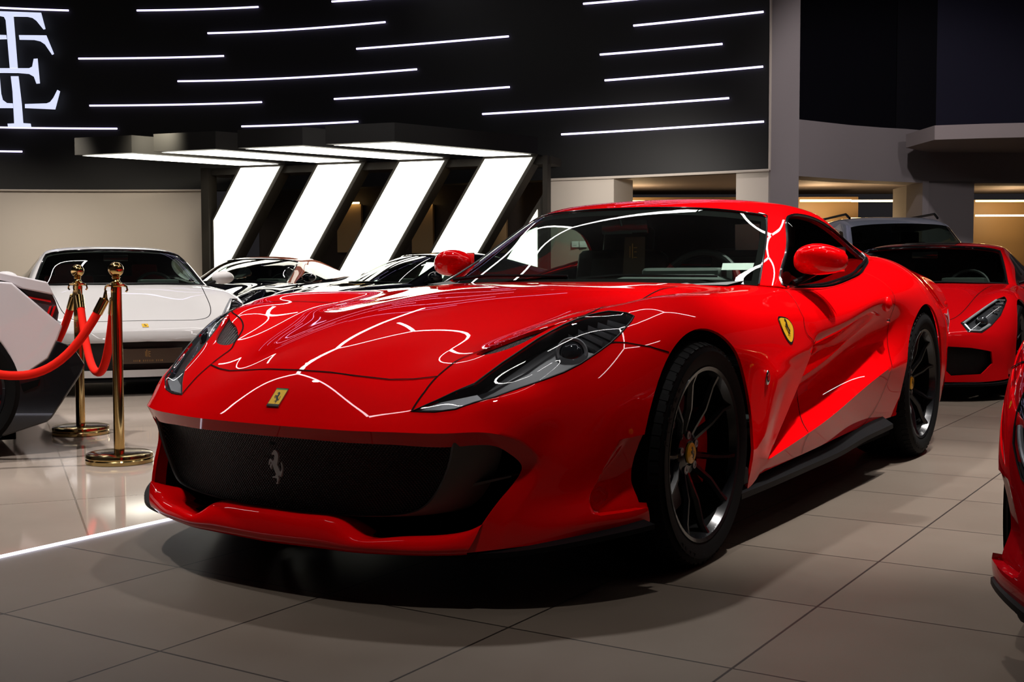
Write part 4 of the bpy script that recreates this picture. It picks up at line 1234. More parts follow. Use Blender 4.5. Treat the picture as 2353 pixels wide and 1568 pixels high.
# projecting ledge under the navy window
m = MB()
lp = [bearing(PX(2075), 19.0), bearing(PX(2140), 17.9), bearing(PX(2260), 17.7), bearing(PX(2450), 17.5), bearing(PX(2450), 20.0), bearing(PX(2260), 20.0), bearing(PX(2140), 19.9)]
m.prism([tuple(q) for q in lp], .21, Matrix.Translation((0, 0, 2.86)))
m.bm.transform(Matrix.Translation((0, 0, .06)))
m.build('trim_4', soffit, kind='structure')
wall_strip('wall_right_pier', np.array([RP[6], RP[7] + [.0, -.0]]), 0, 2.45, wall_grey, .6, kind='structure')
wall_strip('wall_right_jamb', np.array([RP[6] + [-.0, 0.0], RP[6] + [-1.6, -.9]]), 0, 2.45, wall_grey, .1, kind='structure')
# warm lit rooms seen through the openings
def warm_room(name, k0, k1, d, zt, m):
    a, b = bearing(k0, d), bearing(k1, d)
    wall_strip(name, np.array([a, b]), 0, zt, m, .1, kind='structure')
warm_room('wall_room_back', PX(1390), PX(1968), 23.5, 2.45, wood)
warm_room('wall_room_panel', PX(1950), PX(2090), 23.0, 2.02, wood)
warm_room('wall_lounge_back', PX(2100), PX(2480), 24.5, 2.45, wood)
c4 = [bearing(PX(1380), 19.9), bearing(PX(1760), 18.9), bearing(PX(2075), 20.0), bearing(PX(2500), 20.3), bearing(PX(2500), 25.2), bearing(PX(1380), 25.2)]
quad('ceiling_rooms', [(*q, 2.62) for q in c4], soffit, kind='structure')
def bar(name, k0, k1, d, z, r_, m, lab_):
    a, b = bearing(k0, d), bearing(k1, d)
    mm = MB(); mm.tube([(*a, z), (*b, z)], r_, 8)
    return tag(mm.build(name, m), lab_, 'light')
bar('cove_light', PX(1426), PX(1504), 22.9, 2.33, .022, warm_led, 'warm cove light in the opening left of the pale pier')
bar('cove_light', PX(1835), PX(1952), 22.9, 2.34, .022, warm_led, 'warm cove light at the left of the back room, behind the red roof')
bar('cove_light', PX(1952), PX(2075), 22.2, 2.29, .020, warm_led, 'upper warm light bar over the wooden panel in the right opening')
bar('cove_light', PX(1952), PX(2075), 22.2, 1.96, .022, warm_led, 'lower warm light bar just above the silver vehicle roof')
bar('cove_light', PX(2236), PX(2440), 23.6, 2.37, .018, warm_led, 'long warm cove light at the right edge of the picture')
bar('cove_light', PX(2236), PX(2440), 23.9, 2.10, .018, warm_led, 'sloping warm shelf light at the far right, under the long cove light')

# ---- bent light panels over the entrance
A_ = np.array([-11.729, -13.638]); E_ = np.array([-13.262, -7.477])
A_ = A_ + (CAM[:2] - A_) / np.linalg.norm(CAM[:2] - A_) * .55; E_ = E_ + (CAM[:2] - E_) / np.linalg.norm(CAM[:2] - E_) * .55
ex = (E_ - A_) / np.linalg.norm(E_ - A_); en = np.array([ex[1], -ex[0]])
if en @ (CAM[:2] - A_) < 0: en = -en
def tpos(px):
    k = PX(px); d = CF + k * CR
    M_ = np.stack([ex, -d], 1); return np.linalg.solve(M_, CAM[:2] - A_)[0]
W_ = np.linalg.norm(E_ - A_)
def pp(t, z, out=0.0):
    q = A_ + ex * t + en * out
    return np.array([q[0], q[1], z])
ZJ = 2.83
def slab(name, q, th, out_dir, mf, ml, parent, inset=.05, lip=.02):
    """q: 4 corners of the lit face (counter-clockwise seen from the front); a box frame behind it and an inset diffuser"""
    q = [np.array(a) for a in q]; n = np.array(out_dir); n = n / np.linalg.norm(n)
    m = MB(); m.add(q + [a - n * th for a in q], [(0, 1, 2, 3), (7, 6, 5, 4), (0, 4, 5, 1), (1, 5, 6, 2), (2, 6, 7, 3), (3, 7, 4, 0)])
    fr_ = m.build(name, mf, parent, smooth=0)
    c = sum(q) / 4
    def ins(i):
        a, b, c_ = q[i - 1], q[i], q[(i + 1) % 4]
        u = (a - b) / np.linalg.norm(a - b); v = (c_ - b) / np.linalg.norm(c_ - b)
        s_ = np.linalg.norm(np.cross(u, v))
        return b + (u + v) * inset / s_
    m = MB(); d = [ins(i) + n * lip for i in range(4)]
    m.add(d, [(0, 1, 2, 3)]); m.build('diffuser', ml, fr_, smooth=0, recalc=False)
    return fr_
tops = [(557, 660), (733, 845), (919, 1036), (1113, 1237)]
LEAN = .625
names = ['leftmost', 'second from the left', 'third from the left', 'rightmost full']
proot = []
n3 = np.array([en[0], en[1], 0])
for i, (xa, xb) in enumerate(tops):
    ta, tb = tpos(xa), tpos(xb)
    wdt = tb - ta
    r_ = empty('light_panel', tuple(pp(ta - LEAN * ZJ, 0)), label='%s of the bent glowing panels leaning over the entrance' % names[i], cat='light panel', group='bent light panels at the entrance')
    off = -np.array(pp(ta - LEAN * ZJ, 0))
    def cl(t): return max(t, .12)
    # leaning part, clipped by the portal's left post
    b0, b1 = ta - LEAN * ZJ, tb - LEAN * ZJ
    if b0 < .12:
        zc0 = (.12 - b0) / LEAN
        if b1 < .12:
            zc1 = (.12 - b1) / LEAN
            q = [pp(.12, zc1), pp(tb, ZJ), pp(ta, ZJ), pp(.12, zc0)]
        else:
            q = [pp(b1, 0), pp(tb, ZJ), pp(ta, ZJ), pp(.12, zc0)]
            m = MB(); m.add([pp(.12, 0) + off + n3 * .02, pp(b1, 0) + off + n3 * .02, pp(.12, zc0) + off + n3 * .02], [(0, 1, 2)]); m.build('diffuser', panel_light, r_, smooth=0, recalc=False)
    else:
        q = [pp(b0, 0), pp(b1, 0), pp(tb, ZJ), pp(ta, ZJ)]
    slab('leaning_frame', [a + off for a in q], .32, (en[0], en[1], 0), panel_frame, panel_light, r_)
    # canopy part, running out towards the hall and to the left
    OUT, SH = 2.15, 1.68
    q = [pp(ta, ZJ) + off, pp(tb, ZJ) + off, pp(tb - SH + .20, ZJ + .03, OUT) + off, pp(ta - SH, ZJ + .03, OUT) + off]
    slab('canopy_frame', q, .27, (0, 0, -1), panel_top, panel_light, r_, .05, .012)
    proot.append(r_)
# partial fifth panel against the right post
t5 = W_ - .08
r5 = empty('light_panel', tuple(pp(t5, 0)), label='narrow triangular end panel of the glowing entrance, at its right post', cat='light panel', group='bent light panels at the entrance')
off = -np.array(pp(t5, 0))
q = [pp(t5 - 1.45, 0) + off, pp(t5, 0) + off, pp(t5, 2.2) + off]
m = MB(); m.add(q + [a - n3 * .3 for a in q], [(0, 1, 2), (5, 4, 3), (0, 3, 4, 1), (1, 4, 5, 2), (2, 5, 3, 0)]); f5 = m.build('leaning_frame', panel_frame, r5, smooth=0)
c5 = sum(q) / 3; m = MB(); m.add([c5 + (a - c5) * .84 + n3 * .02 for a in q], [(0, 1, 2)]); m.build('diffuser', panel_light, f5, smooth=0, recalc=False)
# portal frame
m = MB()
def post(t0, t1, z0, z1, o0, o1):
    V_ = [pp(t, z, o) for z in (z0, z1) for t, o in ((t0, o0), (t1, o0), (t1, o1), (t0, o1))]
    m.add(V_, [(0, 1, 2, 3), (7, 6, 5, 4), (0, 4, 5, 1), (1, 5, 6, 2), (2, 6, 7, 3), (3, 7, 4, 0)])
post(-.05, .10, 0, 2.80, -.2, .06); post(W_ - .06, W_ + .02, 0, 2.80, -.12, .06); post(-.05, W_ + .05, 2.68, 2.80, -.6, -.05)
tag(m.build('entrance_portal', panel_frame, smooth=0), kind='structure')
bpy.data.objects['entrance_portal'].name = 'door_1'
# dim passage behind the panels
qa, qb = pp(-.5, 0, -2.6), pp(W_ + .6, 0, -2.6)
wall_strip('wall_passage', np.array([qa[:2], qb[:2]]), 0, 2.9, interior_dark, .1, kind='structure')
for px_, z_, w_ in ((655, 2.28, .5), (838, 2.25, .42), (1010, 2.24, .6), (1205, 2.22, .7)):
    t = tpos(px_); m = MB()
    V_ = [pp(t - w_ / 2, z_ - .9, -2.45), pp(t + w_ / 2, z_ - .9, -2.45), pp(t + w_ / 2, z_, -2.45), pp(t - w_ / 2, z_, -2.45)]
    m.add(V_ + [v - n3 * .08 for v in V_], [(0, 1, 2, 3), (7, 6, 5, 4), (0, 4, 5, 1), (1, 5, 6, 2), (2, 6, 7, 3), (3, 7, 4, 0)])
    tag(m.build('wood_panel', wood, smooth=0), 'brown wood panel seen in the gap %s' % {655: 'right of the leftmost glowing panel', 838: 'right of the second glowing panel', 1010: 'between third and rightmost glowing panels', 1205: 'at the right post of the entrance'}[px_], 'wood panel', 'wood panels behind the entrance')
    m = MB(); m.tube([pp(t - w_ / 2, z_ + .02, -2.38), pp(t + w_ / 2, z_ + .02, -2.38)], .02, 6)
    tag(m.build('passage_light', warm_led), 'thin warm light on top of the wood panel %s' % {655: 'right of the leftmost glowing panel', 838: 'right of the second glowing panel', 1010: 'between third and rightmost glowing panels', 1205: 'at the right post of the entrance'}[px_], 'light')

# ---- hall ceiling and closing walls (outside the picture, seen in reflections)
quad('ceiling', [(-32, -34, 6.9), (-32, 14, 6.9), (10, 14, 6.9), (10, -34, 6.9)], ceil_dark, kind='structure')
quad('wall_front', [(10, -34, 0), (10, 14, 0), (10, 14, 6.9), (10, -34, 6.9)], wall_grey, kind='structure')
quad('wall_side', [(-32, 14, 0), (-32, 14, 6.9), (10, 14, 6.9), (10, 14, 0)], wall_grey, kind='structure')
# hexagonal net of ceiling tubes (their mirror lines run over the cars)
HZ = 6.0
NODES = {'a': (2.1, -7.2), 'j': (-.5, -5.0), 'b': (2.0, -2.3), 'c': (-3.7, -5.7), 'k': (-4.9, -4.2), 'd': (-4.4, -1.0), 'e': (-7.9, -7.2), 'f': (-8.6, -8.2), 'g': (-12.4, -10.0),
         'm': (-5.5, 1.4), 'l': (-2.6, 1.9), 'n': (-10.4, 2.6), 'o': (.4, .3), 'p': (3.2, .6), 'q': (-1.6, 4.4), 'r': (.6, 6.2), 's': (-4.2, 5.6), 't': (4.6, 3.2),
         'u': (-3.4, -8.2), 'v': (-.8, -9.6), 'w': (-6.2, -10.4), 'x': (-4.4, -12.8), 'y': (-1.6, -12.2)}
EDGES = ['aj', 'jb', 'jc', 'ck', 'kd', 'ke', 'cf', 'fg', 'dm', 'ml', 'mn', 'lo', 'ob', 'lq', 'qr', 'qs', 'uw', 'wx', 'xy']
base = None
for e_ in EDGES:
    p0, p1 = NODES[e_[0]], NODES[e_[1]]
    L = math.dist(p0, p1)
    if base is None:
        m = MB(); m.box((0, 0, 0), (1.0, .07, .04)); base = m.build('ceiling_tube_light', led_tube); o = base
    else:
        o = base.copy(); COL.objects.link(o)
    o.location = ((p0[0] + p1[0]) / 2, (p0[1] + p1[1]) / 2, HZ); o.rotation_euler = (0, 0, math.atan2(p1[1] - p0[1], p1[0] - p0[0])); o.scale = (L * .98, 1, 1)
    tag(o, 'white tube light of the net hung high above the cars, outside the picture', 'light', 'ceiling tube net')
gt = empty('sports_car', (0, 0, 0), label='bright red front-engined sports car with black wheels in the centre, nearest and largest', cat='car')
build_gt(gt, red_paint)
# ------------------------------------------------------------------ low mid-engined coupe used (restyled) for the cars at the back
G_CO = [
 [(-3.52,0,.80), (-3.50,.35,.80), (-3.46,.62,.79), (-3.40,.78,.76), (-3.33,.86,.70), (-3.28,.90,.58), (-3.28,.89,.42), (-3.30,.86,.25)],
 [(-3.05,0,.92), (-3.05,.35,.92), (-3.05,.62,.91), (-3.05,.80,.86), (-3.05,.90,.76), (-3.05,.945,.60), (-3.05,.94,.42), (-3.05,.92,.20)],
 [(-2.65,0,.95), (-2.65,.35,.95), (-2.65,.62,.95), (-2.65,.82,.90), (-2.65,.93,.80), (-2.65,.972,.62), (-2.65,.97,.42), (-2.65,.955,.19)],
 [(-2.1,0,.92), (-2.1,.35,.92), (-2.1,.62,.92), (-2.1,.80,.88), (-2.1,.91,.80), (-2.1,.96,.62), (-2.1,.955,.42), (-2.1,.935,.18)],
 [(-1.5,0,.88), (-1.5,.35,.88), (-1.5,.62,.875), (-1.5,.80,.845), (-1.5,.885,.76), (-1.5,.92,.60), (-1.5,.895,.42), (-1.5,.925,.18)],
 [(-.95,0,.86), (-.95,.35,.86), (-.95,.62,.855), (-.95,.81,.82), (-.95,.895,.73), (-.95,.925,.58), (-.95,.905,.42), (-.95,.93,.18)],
 [(-.45,0,.845), (-.45,.35,.843), (-.45,.62,.83), (-.45,.80,.81), (-.45,.90,.73), (-.45,.945,.58), (-.45,.945,.42), (-.45,.935,.18)],
 [(0,0,.765), (0,.35,.762), (0,.60,.765), (0,.78,.79), (0,.90,.735), (0,.955,.58), (0,.957,.42), (0,.94,.18)],
 [(.40,0,.675), (.40,.35,.67), (.38,.60,.675), (.36,.76,.705), (.34,.875,.665), (.34,.935,.55), (.34,.945,.40), (.36,.935,.18)],
 [(.74,0,.585), (.72,.35,.58), (.67,.58,.58), (.60,.72,.595), (.53,.83,.575), (.48,.905,.50), (.46,.925,.38), (.46,.925,.18)],
 [(.98,0,.50), (.955,.33,.495), (.89,.55,.49), (.80,.69,.485), (.70,.79,.475), (.60,.87,.43), (.54,.905,.34), (.52,.915,.18)],
 [(1.03,0,.42), (1.0,.33,.415), (.93,.54,.41), (.84,.69,.40), (.745,.79,.39), (.64,.865,.36), (.57,.90,.30), (.54,.91,.18)],
 [(1.03,0,.28), (1.0,.32,.28), (.94,.54,.275), (.86,.69,.27), (.765,.79,.265), (.66,.862,.26), (.59,.897,.24), (.55,.91,.17)],
 [(1.05,0,.14), (1.02,.32,.14), (.96,.54,.14), (.87,.70,.14), (.775,.80,.14), (.67,.87,.145), (.60,.902,.15), (.56,.915,.155)]]
CO = Patch(G_CO, 5, 5, brk_u=(10,), brk_v=())
G_CC = [
 [(-.42,0,.845), (-.45,.33,.845), (-.56,.60,.838), (-.70,.735,.83), (-.76,.775,.825), (-.80,.795,.82), (-.82,.80,.818)],
 [(-.66,0,.975), (-.69,.32,.972), (-.79,.56,.96), (-.93,.685,.945), (-.98,.72,.94), (-1.02,.755,.90), (-1.04,.80,.83)],
 [(-.92,0,1.10), (-.95,.30,1.095), (-1.03,.52,1.08), (-1.15,.63,1.06), (-1.20,.665,1.05), (-1.24,.735,.96), (-1.27,.805,.845)],
 [(-1.16,0,1.175), (-1.18,.29,1.17), (-1.25,.48,1.155), (-1.36,.58,1.135), (-1.41,.615,1.12), (-1.44,.71,1.0), (-1.47,.81,.86)],
 [(-1.55,0,1.208), (-1.55,.29,1.203), (-1.58,.47,1.188), (-1.63,.57,1.165), (-1.67,.605,1.14), (-1.70,.70,1.02), (-1.72,.81,.88)],
 [(-2.0,0,1.17), (-2.0,.29,1.165), (-2.02,.46,1.15), (-2.05,.56,1.125), (-2.08,.61,1.09), (-2.10,.70,1.0), (-2.10,.80,.90)],
 [(-2.5,0,1.06), (-2.5,.29,1.055), (-2.5,.46,1.045), (-2.5,.58,1.02), (-2.5,.65,.99), (-2.5,.72,.955), (-2.48,.78,.92)],
 [(-3.1,0,.93), (-3.1,.29,.93), (-3.1,.46,.92), (-3.08,.60,.905), (-3.05,.67,.89), (-3.03,.74,.875), (-3.0,.79,.85)]]
CC = Patch(G_CC, 5, 5, brk_u=(3,), brk_v=())

lamp_white = mat('lamp reflector silver', (.5, .51, .53), .25, .6)
wheel_grey = mat('wheel graphite', (.10, .10, .105), .3, .7)

def build_coupe(root, pm, roof_m=None, stripe=None, hl='slim', mouth='wide', plate=None, seat_m=None, glass_m=None, drl=True, parcel=True):
    B, C = CO, CC
    roof_m = roof_m or pm; glass_m = glass_m or glass_screen; seat_m = seat_m or leather
    nv = B.nv - 1
    def arch(cx, cz, r):
        L = [B.side(cx + r * math.cos(R(a)), cz + r * math.sin(R(a))) for a in np.linspace(-18, 198, 25)]
        return [(L[0][0], nv)] + L + [(L[-1][0], nv)]
    hole = [(-.55, 0), (-.6, .4), (-.72, .64), (-.95, .72), (-1.6, .74), (-2.0, .70), (-2.2, .5), (-2.25, 0)]
    lh = [B.top(x, max(y, .001)) for x, y in hole]; lh[0] = (lh[0][0], 0); lh[-1] = (lh[-1][0], 0)
    if hl == 'slim': lamp_l = [(.72, .60, .56), (.80, .66, .49), (.735, .745, .49), (.62, .80, .545), (.48, .845, .62), (.26, .86, .735), (.20, .835, .765), (.34, .765, .705), (.52, .69, .635)]
    else: lamp_l = [(.70, .66, .55), (.66, .78, .50), (.50, .86, .58), (.30, .88, .68), (.30, .80, .72), (.48, .74, .64)]
    ll = [B.near(p) for p in lin(lamp_l, 2)]
    if mouth == 'wide':
        mts = [[(1.04, 0, .415), (1.0, .33, .405), (.93, .54, .40), (.80, .74, .385), (.76, .79, .33), (.82, .73, .205), (.95, .54, .195), (1.02, .33, .195), (1.04, 0, .195)]]
    else:
        mts = [[(.93, .53, .395), (.84, .69, .385), (.72, .81, .355), (.715, .815, .27), (.80, .755, .195), (.93, .57, .185), (.95, .50, .26)],
               [(1.03, 0, .33), (1.0, .30, .33), (.965, .43, .33), (.985, .40, .18), (1.03, .30, .18), (1.04, 0, .18)]]
    lm = []
    for q in mts:
        L = [B.near(p) for p in lin(q, 2)]
        if q[0][1] == 0:
            L = [B.near(p) for p in lin(q, 2, False)]; L[0] = (L[0][0], 0); L[-1] = (L[-1][0], 0)
        lm.append(L)
    loops = [lh, ll] + lm + [arch(0, .34, .385), arch(-2.65, .35, .395)]
    nl = len(lm)
    V, T, lab, _ = trim(B, loops)
    Vs, Ts = sub_mesh(V, T[lab == -1]); Ts = orient(Vs, Ts, out_ref); Vs, Ts = both(Vs, Ts)
    body = solid_obj('body_shell', Vs, Ts, pm, root, .012, black_matt)
    for k in range(nl):
        Vs, Ts = sub_mesh(V, T[lab == 2 + k]); Ts = orient(Vs, Ts, out_ref)
        Vs = Vs - np.array([.06, .01, 0])
        if mts[k][0][1] == 0: Vs, Ts = both(Vs, Ts); mesh_obj('intake_grille', Vs, Ts, mesh_mat, root, 40, weld=.0005)
        else:
            for s in (1, -1): mesh_obj('intake_grille', Vs * [1, s, 1], Ts if s > 0 else Ts[:, ::-1], mesh_mat, root, 40)
    Vh, Th = sub_mesh(V, T[lab == 1]); Th = orient(Vh, Th, out_ref)
    for s in (1, -1):
        S = np.array([1, s, 1]); fl = (lambda t: t) if s > 0 else (lambda t: t[:, ::-1])
        lamp = mesh_obj('headlamp', offset_shell(Vh, Th, -.03) * S, fl(Th), lamp_black, root, 40)
        mesh_obj('lamp_cover', Vh * S, fl(Th), glass_lamp, lamp, 40)
        ring = np.array([B.ev(*q) for q in ll]) * S
        MB().tube([tuple(q) for q in ring], .004, 6, True).build('lamp_seal', black_satin, lamp)
        if drl:
            P = np.array([(.725, .615, .555), (.60, .665, .605), (.45, .725, .665), (.30, .785, .72)]) * S
            MB().tube([tuple(q) for q in P], .010, 8).build('lamp_light_blade', lamp_white, lamp)
            P = np.array([(.735, .63, .545), (.765, .67, .505), (.72, .73, .50), (.62, .785, .545)]) * S
            MB().tube([tuple(q) for q in P], .012, 8).build('lamp_lower_blade', lamp_white, lamp)
            MB().sphere((.60, .725 * s, .565), .045, 20).build('projector', lens_glass, lamp)
            for k in range(4):
                q = np.array((.44 - .05 * k, .795 + .008 * k, .645 + .025 * k)) * S
                MB().box(q, (.02, .05, .012), bevel=.003).build('lamp_louvre', lamp_grey, lamp)
    # cabin skin
    ku = kv = 5
    wsl = [(0, 0), (0, 3 * kv), (3 * ku - 1.5, 3 * kv), (3 * ku - 1.0, 2.5 * kv), (3 * ku - .9, 0)]
    sgp = [(-.84, .793, .826), (-1.10, .745, .92), (-1.30, .70, 1.01), (-1.46, .655, 1.085), (-1.68, .635, 1.105), (-1.95, .645, 1.07), (-2.15, .69, 1.0), (-2.22, .745, .945), (-2.05, .80, .90), (-1.7, .812, .875), (-1.3, .806, .845)]
    sg = [C.near(p) for p in dens(sgp, 3)]
    Vc, Tc, lc, _ = trim(C, [wsl, sg])
    ref = lambda c: c - np.array([-1.5, 0, .5])
    Vs, Ts = sub_mesh(Vc, Tc[lc == -1]); Ts = orient(Vs, Ts, ref); Vs, Ts = both(Vs, Ts)
    rf_ = solid_obj('roof', Vs, Ts, roof_m, root, .02, black_matt)
    Vs, Ts = sub_mesh(Vc, Tc[lc == 0]); Ts = orient(Vs, Ts, ref); Vs, Ts = both(Vs, Ts)
    ws = mesh_obj('windscreen', Vs, Ts, glass_m, root, 40, weld=.0005)
    q = np.array([C.ev(u, 3 * kv) for u in np.linspace(0, 3 * ku - 1.4, 14)] + [C.ev(3 * ku - .9, v) for v in np.linspace(3 * kv - 2, 0, 10)])
    for s in (1, -1): MB().tube([tuple(a) for a in q * [1, s, 1]], .012, 6).build('screen_seal', black_gloss, ws)
    q = np.array([C.ev(.3, v) for v in np.linspace(0, 3 * kv, 12)])
    MB().tube([tuple(a) for a in np.concatenate([q[::-1] * [1, -1, 1], q[1:]])], .02, 6, flat=.5).build('cowl_panel', black_satin, root)
    Vs, Ts = sub_mesh(Vc, Tc[lc == 1]); Ts = orient(Vs, Ts, ref)
    for s in (1, -1):
        mesh_obj('side_window', Vs * [1, s, 1], Ts if s > 0 else Ts[:, ::-1], glass_dark, root, 40)
        # mirrors
        m = MB(); m.sphere((-.93, .955 * s, .905), .1, 20, (.75, 1.05, .62)); mir = m.build('door_mirror', pm, root, smooth=60)
        MB().tube([(-.90, .80 * s, .845), (-.92, .90 * s, .88)], [.03, .02], 8, flat=.5).build('mirror_arm', black_satin, mir)
        # hood seam on each side and door gap
    hs = [B.near(p) for p in dens([(.80, .001, .567), (.78, .30, .563), (.70, .50, .57), (.55, .57, .62), (.30, .60, .695), (0, .62, .765), (-.40, .66, .828)], 5, False)]
    dl = [B.side(x, z) for x, z in ((-.72, .80), (-.70, .6), (-.66, .4), (-.66, .2))]
    for q, w_ in ((hs, .006), ([tuple(a) for a in lin(dl, 6, False)], .006)):
        v, f = ribbon(B, [tuple(a) for a in q], w_, .0015)
        for s in (1, -1):
            m = MB(); m.add(np.array(v) * [1, s, 1], f if s > 0 else [t[::-1] for t in f]); m.build('shut_line', black_matt, body, recalc=False)
    if stripe:
        us = [(u, v) for u in np.linspace(6.3 * 5, 10 * 5, 26) for v in np.linspace(0, 3.4, 5)]
        Vv = np.array([B.ev(*q) + [0, 0, .0025] for q in us]); Ff = [(i * 5 + j, i * 5 + 5 + j, i * 5 + 6 + j, i * 5 + 1 + j) for i in range(25) for j in range(4)]
        us2 = [(u, v) for u in np.linspace(3.05 * 5, 5.5 * 5, 18) for v in np.linspace(0, 4, 5)]
        V2 = np.array([C.ev(*q) + [0, 0, .003] for q in us2]); F2 = [(i * 5 + j, i * 5 + 5 + j, i * 5 + 6 + j, i * 5 + 1 + j) for i in range(17) for j in range(4)]
        m = MB(); m.add(V2, F2); m.add(V2 * [1, -1, 1], [t[::-1] for t in F2]); m.build('roof_stripe', stripe, rf_, weld=.0005, recalc=False)
    # splitter, floor, wells
    m = MB()
    P = np.array([(1.07, 0, .105), (1.04, .32, .105), (.98, .55, .105), (.89, .72, .108), (.78, .83, .11), (.66, .90, .115), (.55, .93, .12)])
    Q = P - np.array([.18, 0, 0]); Q[:, 1] *= .88
    P2 = dens(P, 3, False); Q2 = dens(Q, 3, False); n = len(P2)
    VV = np.concatenate([P2, Q2, P2 + [0, 0, .018], Q2 + [0, 0, .03]])
    FF = [(i, i + 1, n + i + 1, n + i) for i in range(n - 1)] + [(2 * n + i, 3 * n + i, 3 * n + i + 1, 2 * n + i + 1) for i in range(n - 1)] + [(i, 2 * n + i, 2 * n + i + 1, i + 1) for i in range(n - 1)]
    m.add(VV, FF); m.add(VV * [1, -1, 1], [f[::-1] for f in FF]); m.build('splitter', black_satin, root, weld=.0005)
    m = MB(); m.box((-1.3, 0, .16), (1.9, 1.75, .02)); m.box((.4, 0, .15), (1.0, 1.0, .02)); m.box((.55, 0, .32), (.02, 1.5, .34))
    for cx in (0, -2.65):
        for s in (1, -1): m.lathe([(.40, .86 * s), (.40, .5 * s), (.02, .5 * s)], 28, 'y', (cx, 0, .345), R(-12), R(192))
    m.build('underbody', black_matt, root, recalc=False)
    if plate:
        m = MB(); m.box((1.032, 0, .30), (.014, .52, .115), bevel=.004); pl = m.build('front_plate', plate, root)
        # small gilt monogram and a faint line of gilt strokes below it (not legible in the photograph)
        MP = Matrix.Translation((1.0395, 0, .300)) @ Matrix(((0, 0, 1, 0), (1, 0, 0, 0), (0, 1, 0, 0), (0, 0, 0, 1)))
        g = MB()
        for x, y, w_, h_ in ((-.018, .018, .004, .04), (-.008, .022, .005, .055), (.006, .018, .004, .045), (.014, .034, .012, .004), (.014, .018, .010, .004), (.014, -.002, .012, .004)):
            g.prism([(x - w_ / 2, y - h_ / 2), (x + w_ / 2, y - h_ / 2), (x + w_ / 2, y + h_ / 2), (x - w_ / 2, y + h_ / 2)], .0012, MP)
        g.build('gilt_monogram', gold_print, pl, smooth=0)
        g = MB(); rnd = random.Random(4)
        for k in range(16):
            x = -.105 + .014 * k; w_ = rnd.choice((.003, .004, .007))
            if k in (4, 11): continue
            g.prism([(x - w_ / 2, -.042), (x + w_ / 2, -.042), (x + w_ / 2, -.028), (x - w_ / 2, -.028)], .0010, MP)
        g.build('gilt_line', gold_print, pl, smooth=0)
    # badge on the nose
    u, v = B.near((.90, 0, .53)); n_ = B.normal(u, .5); n_ = n_ if n_[0] > 0 else -n_
    zv = Vector(n_).normalized(); up = Vector((-.05, 0, .03)).normalized(); up = (up - zv * up.dot(zv)).normalized(); xr = up.cross(zv)
    Mb = Matrix((xr, up, zv)).transposed().to_4x4(); Mb.translation = Vector(B.ev(u, .01)) + zv * .001
    bd = MB(); bd.prism([(-.024, -.033), (.024, -.033), (.024, .033), (-.024, .033)], .003, Mb); nb = bd.build('nose_badge', yellow, root)
    MB().prism([(x * .042, y * .042) for x, y in HORSE], .0036, Mb).build('horse_mark', badge_black, nb)
    # wheels, cabin
    for s in (1, -1):
        make_wheel(root, (0, .815 * s, .34), .34, .265, .245, .04, s, detail=False, style='y', rim_m=wheel_grey, cal_side=-1 if s > 0 else 1)
        make_wheel(root, (-2.65, .80 * s, .35), .35, .265, .305, .06, s, detail=False, style='y', rim_m=wheel_grey, cal_side=1 if s > 0 else -1)
    m = MB(); m.box((-.95, 0, .74), (.5, 1.42, .16), bevel=.06, seg=3); m.box((-.95, .36, .845), (.22, .36, .09), bevel=.04); m.build('dashboard', dash_mat, root, smooth=60)
    m = MB(); m.box((-1.5, 0, .30), (1.4, 1.5, .05)); m.box((-2.12, 0, .62), (.05, 1.4, .62)); m.build('cabin_tub', leather, root)
    for s in (1, -1):
        m = MB(); m.box((-1.50, .36 * s, .42), (.5, .48, .15), bevel=.05); m.box((-1.82, .36 * s, .68), (.13, .46, .50), Matrix.Rotation(R(-16), 3, 'Y'), bevel=.055); m.box((-1.93, .36 * s, .96), (.10, .25, .16), Matrix.Rotation(R(-12), 3, 'Y'), bevel=.04)
        m.build('seat', seat_m, root, smooth=60)
    m = MB(); m.tube([(0, .17 * math.cos(a), .165 * math.sin(a)) for a in np.linspace(0, 2 * math.pi, 33)[:-1]], .016, 8, True); m.sphere((.01, 0, 0), .05, 14, (.5, 1, 1))
    m.bm.transform(Matrix.Translation((-1.17, .36, .80)) @ Matrix.Rotation(R(-24), 4, 'Y')); m.build('steering_wheel', leather, root)
    m = MB(); m.box((-1.10, 0, 1.09), (.02, .22, .06), bevel=.01); m.build('rear_view_mirror', black_gloss, root)

white_paint = paint('white paint', (.66, .63, .615), .35)
pista_red = paint('deep red paint', (.50, .002, .004))
dark_paint = paint('black paint', (.006, .006, .009), .25)
brown_paint = paint('brown roof paint', (.26, .085, .055), .4)
rosso = paint('dark red paint', (.36, .002, .006))

def heading(dx, dy): return math.atan2(dy, dx)
def put(name, px, d, lx, h, label):
    q = bearing((px - 1176.5) / 2753.9, d); a = math.atan2(h[1], h[0])
    return empty(name, (q[0] - lx * math.cos(a), q[1] - lx * math.sin(a), 0), a, label, 'car')
build_coupe(put('white_sports_car', 338, 9.3, 1.0, (.55, .835), 'white low sports car facing the camera behind the gold rope stands'), white_paint, plate=card_brown, seat_m=leather_red, hl='round', mouth='wide')
build_coupe(put('red_striped_car', 2062, 9.72, 0, (.999, .05), 'red sports car with black centre stripe on its roof, parked behind the bright red one'), pista_red, stripe=black_gloss, mouth='side')
build_coupe(put('brown_roof_car', 560, 16.6, -.8, (.93, .22), 'dark sports car with a brown roof, its windscreen mirroring the glowing panels'), dark_paint, roof_m=brown_paint, mouth='side')
build_coupe(put('black_sports_car', 885, 14.2, -.75, (.86, -.44), 'glossy black sports car behind the red bonnet, in front of the glowing panels'), dark_paint, mouth='side')
